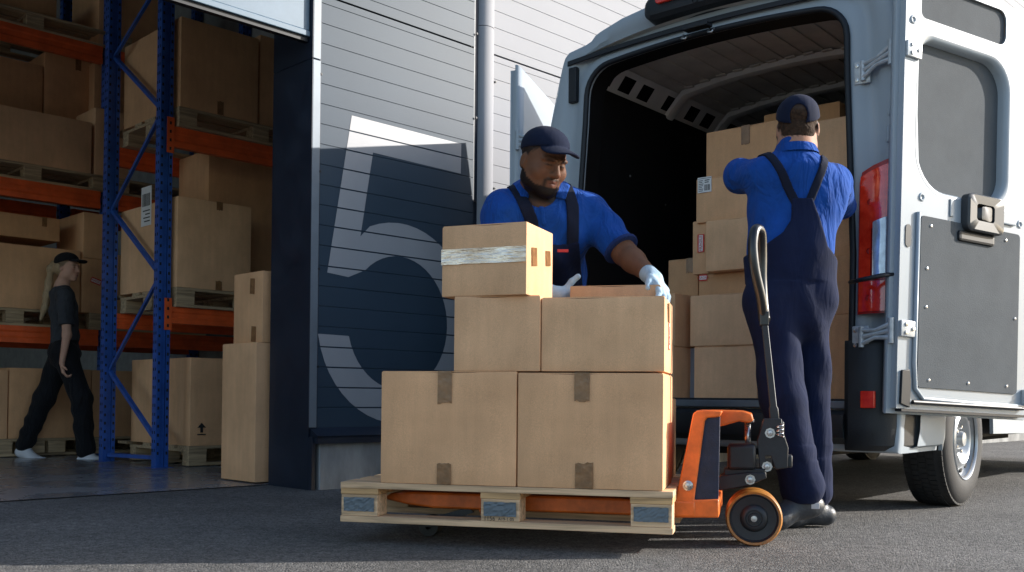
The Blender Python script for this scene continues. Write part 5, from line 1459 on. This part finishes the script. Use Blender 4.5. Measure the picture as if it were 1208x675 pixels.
# collar: two flat wings
def patch(name, pts, mt, par, th=.006, root=None):
    m = MB(); P = [Vector(p) for p in pts]; n = (P[1]-P[0]).cross(P[2]-P[0]).normalized(); k_ = len(P)
    m.add([p for p in P]+[p+n*th for p in P], [tuple(range(k_)), tuple(range(2*k_-1, k_-1, -1))]+[(i, i+k_, (i+1) % k_+k_, (i+1) % k_) for i in range(k_)])
    o = m.build(name, mt, None, bevel=.002); o.parent = par; o.matrix_parent_inverse = parent_inv(root or par); return o
def strip3(name, rows, mt, par, th=.005, root=None):     # cloth ribbon from rows of points
    m = MB(); n = len(rows[0]); vs = [Vector(p) for r in rows for p in r]; fs = []
    for i in range(len(rows)-1):
        for j in range(n-1): fs.append((i*n+j, i*n+j+1, (i+1)*n+j+1, (i+1)*n+j))
    m.add(vs, fs); o = m.build(name, mt, None, smooth=True); o.parent = par; o.matrix_parent_inverse = parent_inv(root or par)
    md = o.modifiers.new('s', 'SOLIDIFY'); md.thickness = th; md.offset = 0; md2 = o.modifiers.new('ss', 'SUBSURF'); md2.levels = 1; md2.render_levels = 2; return o
def ringpt(c, rx, ry, a): return c+V3(rx*math.sin(a), -ry*math.cos(a), 0)
cN = nb+V3(.004, -.005, .03)
rows = []
for i in range(15):
    a = R(-150+300*i/14)+R(14)
    fr_ = math.exp(-((abs(a-R(14))-.0)/.9)**2)
    a2 = a
    top_ = cN+V3(.073*math.sin(a2), -.072*math.cos(a2), .030-.050*fr_)
    bot_ = cN+V3(.098*math.sin(a2), -.105*math.cos(a2), -.012-.062*fr_)
    rows.append([top_, top_*.5+bot_*.5+V3(.006*math.sin(a2), -.006*math.cos(a2), .006), bot_])
Yc = 4.02
Cq = region_on(base, .011, [('poly', [xz(617, 197, Yc), xz(624, 214, Yc), xz(631, 236, Yc), xz(614, 234, Yc), xz(603, 210, Yc), xz(606, 196, Yc)])], 4.3); Cq.mesh('collar', M['polo'], pm, 1)
Cq = region_on(base, .011, [('poly', [xz(660, 210, Yc), xz(655, 234, Yc), xz(667, 237, Yc), xz(674, 216, Yc), xz(668, 206, Yc)])], 4.3); Cq.mesh('collar', M['polo'], pm, 1)
Cq = region_on(base, .004, [('seg', xz(638, 242, Yc), xz(641, 266, Yc), .011)], 4.15); Cq.mesh('placket', M['polo'], pm, 1)
m = MB()
for (px, py) in ((640.5, 246), (641.5, 254)):
    p = J(px, py, 3.99); m.lathe([(.0001, .003), (.005, .002), (.006, 0)], 10, Matrix.Translation(Vector(p)) @ Matrix.Rotation(math.pi/2, 4, 'X'))
o = m.build('button', M['polo_trim'], None); o.parent = pm; o.matrix_parent_inverse = parent_inv(pm)
# sleeve hem bands
for (c_, d_, r_) in ((slL, dL, .077), (slR, dR_, .078)):
    Q = SDF(c_-.15, c_+.15, .005); Q.cone(c_-d_*.004, c_+d_*.012, r_, r_, 0); Q.cut(c_+d_*.014, d_); Q.cut(c_-d_*.002, -d_); Q.mesh('sleeve_trim', M['polo_trim'], pm, 1)
# overalls: straps, bib, trousers
Yf = 4.0
reg = [('seg', xz(604, 212, Yf), xz(612, 226, Yf), .026), ('seg', xz(612, 226, Yf), xz(627, 262, Yf), .026), ('seg', xz(627, 262, Yf), xz(632, 300, Yf), .026), ('seg', xz(669, 215, Yf), xz(676, 242, Yf), .026), ('seg', xz(676, 242, Yf), xz(676, 300, Yf), .026),
       ('poly', [xz(618, 298, Yf), xz(682, 296, Yf), xz(705, 400, Yf), xz(590, 400, Yf)])]
O = region_on(base, .008, reg, 4.16)
O.mesh('bib_straps', M['strap'], pm, 1)
reg2 = [('poly', [xz(622, 292, Yf), xz(684, 283, Yf), xz(712, 420, Yf), xz(590, 420, Yf)])]
O = region_on(base, .012, reg2, 4.6); O.cone(wst+V3(0, .03, -.12), pel, .19, .185, .03)
for i in (0, 1): O.cone(hp[i]+V3(0, 0, .02), kn[i], .108, .082, .05); O.cone(kn[i], ft[i]+V3(0, 0, .10), .082, .075, .03)
O.cut((0, 0, .07), (0, 0, -1)); wrinkle(O, lo, hi, .005, 30, (0, .3, 1), 8)
O.mesh('overalls', M['overall'], pm, 1)
m = MB(); p = Vector(J(664, 296, 3.955)); m.bbox(-.022, .022, -.004, .002, -.006, .006, .002, Matrix.Translation(p)); o = m.build('pocket_tab', M['red_ink'], None); o.parent = pm; o.matrix_parent_inverse = parent_inv(pm)
for i in (0, 1): shoe('shoe', ft[i]+V3(0, 0, .09), (.15, -1), 'shoe', pm, 1.05)
# gloves
G = SDF(wrL-.2, wrL+.2, .0034); hand(G, wrL, J(783, 343, 3.78)-wrL, V3(-.55, .2, -.8), V3(-.45, -.85, .1), (.42, .5, .5, .55), 1.04, .0022, .08, (.75, .35, .35)); G.cone(wrL-nrm(wrL-elL)*.03, wrL+nrm(wrL-elL)*.02, .036, .034, .012); G.mesh('glove', M['glove'], pm, 1)
G = SDF(wrR-.2, wrR+.2, .0034); hand(G, wrR, V3(1, .1, -.25), V3(.2, -1, -.2), V3(.1, 0, 1), (.5, .5, .55, .6), 1.04, .0022, .06, (.45, 1.1, .0)); G.cone(wrR-nrm(wrR-elR)*.03, wrR+nrm(wrR-elR)*.02, .036, .034, .012); G.mesh('glove', M['glove'], pm, 1)

# ------------------------------------------------------------------ man seen from behind, loading the van
pb = empty('person', (1.2, 4.1, 0)); tag(pb, 'man seen from behind in navy cap, blue polo and navy overalls reaching into the van', 'person')
HB = Head(J(941, 152, 4.10), (math.sin(R(14)), math.cos(R(14)), -.06), (0.02, .05, 1), 1.0)
nb = J(939, 179, 4.07); shL2, shR2 = J(903, 206, 4.06), J(984, 214, 4.14); chest = J(941, 235, 4.10); wst = J(932, 298, 4.06); pel = J(931, 350, 4.05)
elA, wrA = J(874, 208, 4.22), J(905, 192, 4.46); elB, wrB = J(994, 247, 4.43), J(985, 232, 4.66)
lo, hi = V3(.78, 3.62, 0), V3(1.62, 4.92, 1.86)
B = SDF(lo, hi, .0055)
build_head(B, HB, beard=1, wide=1.0, hair=1)
B.cone(HB.p(0, -.025, -.04), nb, .058, .064, .03); B.cone(nb, chest, .065, .11, .06); B.cone(shL2, shR2, .055, .055, .05)
B.cone(chest, wst, .12, .11, .08, flat=((0, 1, 0), .75)); B.cone(wst, pel, .11, .12, .08, flat=((0, 1, 0), .8))
for a, b, c in ((shL2, elA, wrA), (shR2, elB, wrB)): B.cone(a, b, .052, .043, .03); B.cone(b, c, .042, .028, .02); hand(B, c, c-b, V3(0, 0, -1), V3(.4 if a is shL2 else -.4, 0, .3), (.3, .3, .3, .3))
hipL, hipR = J(912, 362, 4.03), J(950, 362, 4.06); knL, knR = J(924, 472, 3.96), J(956, 470, 4.14); anL, anR = J(946, 590, 3.97), J(959, 594, 4.19)
for a, b, c in ((hipL, knL, anL), (hipR, knR, anR)): B.cone(a, b, .08, .056, .04); B.cone(b, c, .055, .038, .02)
skinB = (.42, .22, .14)
B.mesh('body', M['skin'], pb, 1, head_color(HB, skinB, (.035, .022, .015), 1, hairline=.058, cropped=1))
eyes(HB, pb)
Q = SDF(HB.c-.2, HB.c+.2, .0045); Q.ell(HB.p(0, -.018, .044), [.0795, .0945, .084], HB.ax, 0); Q.ell(HB.p(0, -.045, -.030), [.066, .056, .062], HB.ax, .02)
Q.cut(HB.p(0, .02, 0), nrm(HB.f-HB.u*.3)); Q.cut(HB.p(0, 0, -.086), -HB.u, k=.004)
for sx in (-1, 1): Q.ell(HB.p(sx*.085, -.002, -.012), [.024, .026, .040], HB.ax, .006, 's')
wrinkle(Q, HB.c-.2, HB.c+.2, .0015, 160, (.3, .2, 1), 3); Q.mesh('hair', M['hair_dark'], pb, 1)
cap(HB, pb, True, True)
T = SDF(lo, hi, .0055)
fy = ((0.2, 1, 0), .72)
T.cone(shL2+V3(.03, 0, -.01), shR2+V3(-.03, 0, -.01), .072, .072, 0); T.cone(chest+V3(-.05, 0, 0), chest+V3(.05, 0, 0), .145, .14, .06, flat=fy)
T.cone(chest+V3(0, 0, -.02), wst, .178, .148, .06, flat=fy); T.cone(wst, pel, .148, .152, .06, flat=fy)
T.cone(nb+V3(0, .0, .006), nb+V3(0, 0, -.07), .075, .11, .05)
sA = shL2+(elA-shL2)*.98+(wrA-elA)*.12; T.cone(shL2, elA, .072, .066, .04); T.cone(elA, elA+(wrA-elA)*.25, .070, .066, .03)
T.cone(shR2, elB, .070, .064, .04)
wrinkle(T, lo, hi, .0055, 24, (.75, .2, -.6), 5)
T.cut(elA+(wrA-elA)*.2, wrA-elA, elA-.12, elA+.2); T.cut(shR2+(elB-shR2)*.88, elB-shR2, elB-.15, elB+.15)
base = SDF(lo, hi, .0055); base.f = T.f.copy()
T.mesh('polo_shirt', M['polo'], pb, 1)
# collar band at the back
cN = nb+V3(0, .0, .012); rows = []
for i in range(17):
    a = R(-160+320*i/16)+math.pi
    top_ = cN+V3(.066*math.sin(a), -.066*math.cos(a)*-1*-1, .026); bot_ = cN+V3(.085*math.sin(a), -.085*math.cos(a), -.018-.01*abs(math.sin(a)))
    rows.append([V3(cN[0]+.064*math.sin(a), cN[1]+.064*math.cos(a), cN[2]+.026), V3(cN[0]+.080*math.sin(a), cN[1]+.080*math.cos(a), cN[2]+.010), V3(cN[0]+.090*math.sin(a), cN[1]+.092*math.cos(a), cN[2]-.022)])
rows = []
for i in range(17):
    a = R(180-150+300*i/16)
    rows.append([V3(cN[0]+r_*math.sin(a), cN[1]+r_*math.cos(a), cN[2]+z_) for r_, z_ in ((.060, .026), (.073, .020), (.094, -.028))])
strip3('collar', rows, M['polo'], pb)
Yb = 3.98
reg = [('seg', xz(905, 176, Yb), xz(934, 240, Yb), .0165), ('seg', xz(968, 188, Yb), xz(954, 240, Yb), .0165), ('seg', xz(975, 176, Yb), xz(968, 190, Yb), .0165)]
reg = [('seg', xz(907, 174, Yb), xz(938, 240, Yb), .0175), ('seg', xz(976, 184, Yb), xz(953, 240, Yb), .0175)]
O = region_on(base, .008, reg, 4.12); O.mesh('bib_straps', M['strap'], pb, 1)
reg = [('poly', [xz(934, 234, Yb), xz(957, 235, Yb), xz(966, 262, Yb), xz(974, 292, Yb), xz(1000, 315, Yb), xz(1000, 420, Yb), xz(860, 420, Yb), xz(872, 306, Yb), xz(905, 287, Yb), xz(922, 275, Yb), xz(932, 260, Yb)])]
O = region_on(base, .011, reg, 4.16)
fl = ((0, 1, 0), .85)
O.cone(pel+V3(0, 0, .05), pel+V3(0, .0, -.03), .156, .162, .04, flat=((0, 1, 0), .74))
O.cone(hipL, knL, .098, .088, .04); O.cone(knL, anL+V3(0, 0, .05), .088, .086, .03); O.cone(hipR, knR, .096, .082, .02); O.cone(knR, anR+V3(0, 0, .05), .082, .080, .015)
O.cone(hipL+V3(-.03, -.03, .02), hipL+V3(.0, -.03, -.05), .09, .08, .05); O.cone(hipR+V3(.02, -.03, .02), hipR+V3(.0, -.03, -.05), .09, .08, .05)
wrinkle(O, V3(lo[0], lo[1], 0), V3(hi[0], hi[1], .35), .005, 38, (.2, .2, 1), 2); wrinkle(O, V3(lo[0], lo[1], .3), V3(hi[0], hi[1], 1.0), .006, 17, (.7, .1, 1), 4)
for an in (anL, anR): O.cut((0, 0, an[2]-.012), (0, 0, -1), V3(an[0]-.13, an[1]-.10, 0), V3(an[0]+.13, an[1]+.10, an[2]+.05))
O.mesh('overalls', M['overall'], pb, 1)
shoe('shoe', anL+V3(0, 0, .012), (-.98, -.28), 'shoe', pb, 1.05, .045)
shoe('shoe', V3(anR[0], anR[1], .095), (-.96, -.18), 'shoe', pb, 1.0)
m = MB(); m.bbox(-.016, .016, -.003, .003, -.012, .012, .003, Matrix.Translation(Vector(anL+V3(.038, -.050, -.018))) @ Matrix.Rotation(R(-10), 4, 'Z')); o = m.build('heel_patch', M['tag_white'], None); o.parent = pb; o.matrix_parent_inverse = parent_inv(pb)

# ------------------------------------------------------------------ woman walking through the hall
pw = empty('person', (-3.63, 8.15, 0)); tag(pw, 'woman with long blond ponytail in black work clothes walking past the far rack', 'person')
Yw = 8.15
HW = Head(J(79, 316, Yw), (.98, -.18, -.02), (.02, 0, 1), .93)
nb = J(73, 338, Yw); sN, sF = J(76, 349, Yw-.15), J(76, 348, Yw+.15); ch = J(75, 365, Yw); ws = J(77, 392, Yw); pe = J(76, 413, Yw)
eN, wN = J(79, 395, Yw-.2), J(73, 428, Yw-.19); eF, wF = J(77, 392, Yw+.2), J(76, 424, Yw+.2)
hN, hF = J(77, 418, Yw-.08), J(74, 418, Yw+.08)
kR, aR = J(52, 470, Yw+.06), J(29, 529, Yw+.05); kF, aF = J(96, 470, Yw-.08), J(101, 536, Yw-.06)
lo, hi = V3(-4.2, 7.7, 0), V3(-3.05, 8.6, 1.85)
B = SDF(lo, hi, .007)
build_head(B, HW, 0, .92, hair=1)
B.cone(HW.p(0, -.015, -.05), nb, .047, .05, .02); B.cone(nb, ch, .045, .07, .05); B.cone(sN, sF, .042, .042, .03); B.cone(ch, ws, .07, .06, .03); B.cone(ws, pe, .06, .08, .03)
for a, b, c in ((sN, eN, wN), (sF, eF, wF)): B.cone(a, b, .042, .034, .02); B.cone(b, c, .034, .021, .02)
hand(B, wN, V3(.15, 0, -1), V3(.8, .5, 0), V3(.8, -.3, 0), (.9, 1.0, 1.0, 1.0), .9); hand(B, wF, V3(.25, 0, -1), V3(0, -1, 0), V3(1, 0, 0), (.5, .5, .5, .5), .9)
for a, b, c in ((hN, kF, aF), (hF, kR, aR)): B.cone(a, b, .075, .05, .04); B.cone(b, c, .05, .033, .02)
skinW = (.56, .33, .24)
B.mesh('body', M['skin'], pw, 1, head_color(HW, skinW, (.16, .11, .06), 0, hairline=.05))
cap(HW, pw, True, False, 'dtrouser')
# ponytail
Q = SDF(HW.c-.5, HW.c+.3, .007); pt = [J(x, y, Yw) for x, y in ((63, 311), (60, 318), (58, 333), (56, 349), (53, 364), (48, 377))]
for (i, r0, r1) in ((0, .018, .022), (1, .022, .034), (2, .034, .034), (3, .034, .024), (4, .024, .006)): Q.cone(pt[i], pt[i+1], r0, r1, .02)
Q.ell(HW.p(0, -.05, .0), [.066, .062, .066], HW.ax, .02); Q.cone(HW.p(0, -.09, .0), pt[1], .03, .024, .03)
wrinkle(Q, HW.c-.5, HW.c+.3, .006, 10, (0, 0, 1), 1); Q.mesh('ponytail', M['hair'], pw, 1)
T = SDF(lo, hi, .007)
fx = ((1, 0, 0), .78)
T.cone(sN+V3(0, .03, 0), sF-V3(0, .03, 0), .066, .066, 0); T.cone(ch, ws, .138, .118, .05, flat=fx); T.cone(ws, pe+V3(0, 0, .03), .112, .13, .05, flat=fx); T.cone(nb, nb+V3(0, 0, -.05), .056, .09, .04)
T.cone(sN, sN+(eN-sN)*.72, .064, .058, .03); T.cone(sF, sF+(eF-sF)*.72, .064, .058, .03); wrinkle(T, lo, hi, .006, 34, (.5, .2, 1), 6)
T.cut(sN+(eN-sN)*.76, eN-sN, eN-.14, eN+V3(.14, .065, .14)); T.cut(sF+(eF-sF)*.76, eF-sF, eF-V3(.14, .065, .14), eF+.14); T.mesh('polo_shirt', M['dshirt'], pw, 1)
O = SDF(lo, hi, .007)
O.cone(pe+V3(0, 0, .06), pe+V3(0, 0, -.02), .125, .145, .03, flat=((1, 0, 0), .85))
O.cone(hN, kF, .100, .082, .04); O.cone(kF, aF+V3(0, 0, .03), .082, .072, .03); O.cone(hF, kR, .100, .080, .03); O.cone(kR, aR+V3(0, 0, .03), .080, .068, .03)
wrinkle(O, lo, hi, .007, 36, (.3, .2, 1), 9)
O.mesh('trousers', M['dtrouser'], pw, 1)
shoe('shoe', aF+V3(.02, 0, -.01), (1, -.1), 'shoe_white', pw, .95, .0, sole='shoe_white'); shoe('shoe', aR+V3(0, 0, -.005), (1, -.1), 'shoe_white', pw, .95, .07, sole='shoe_white')
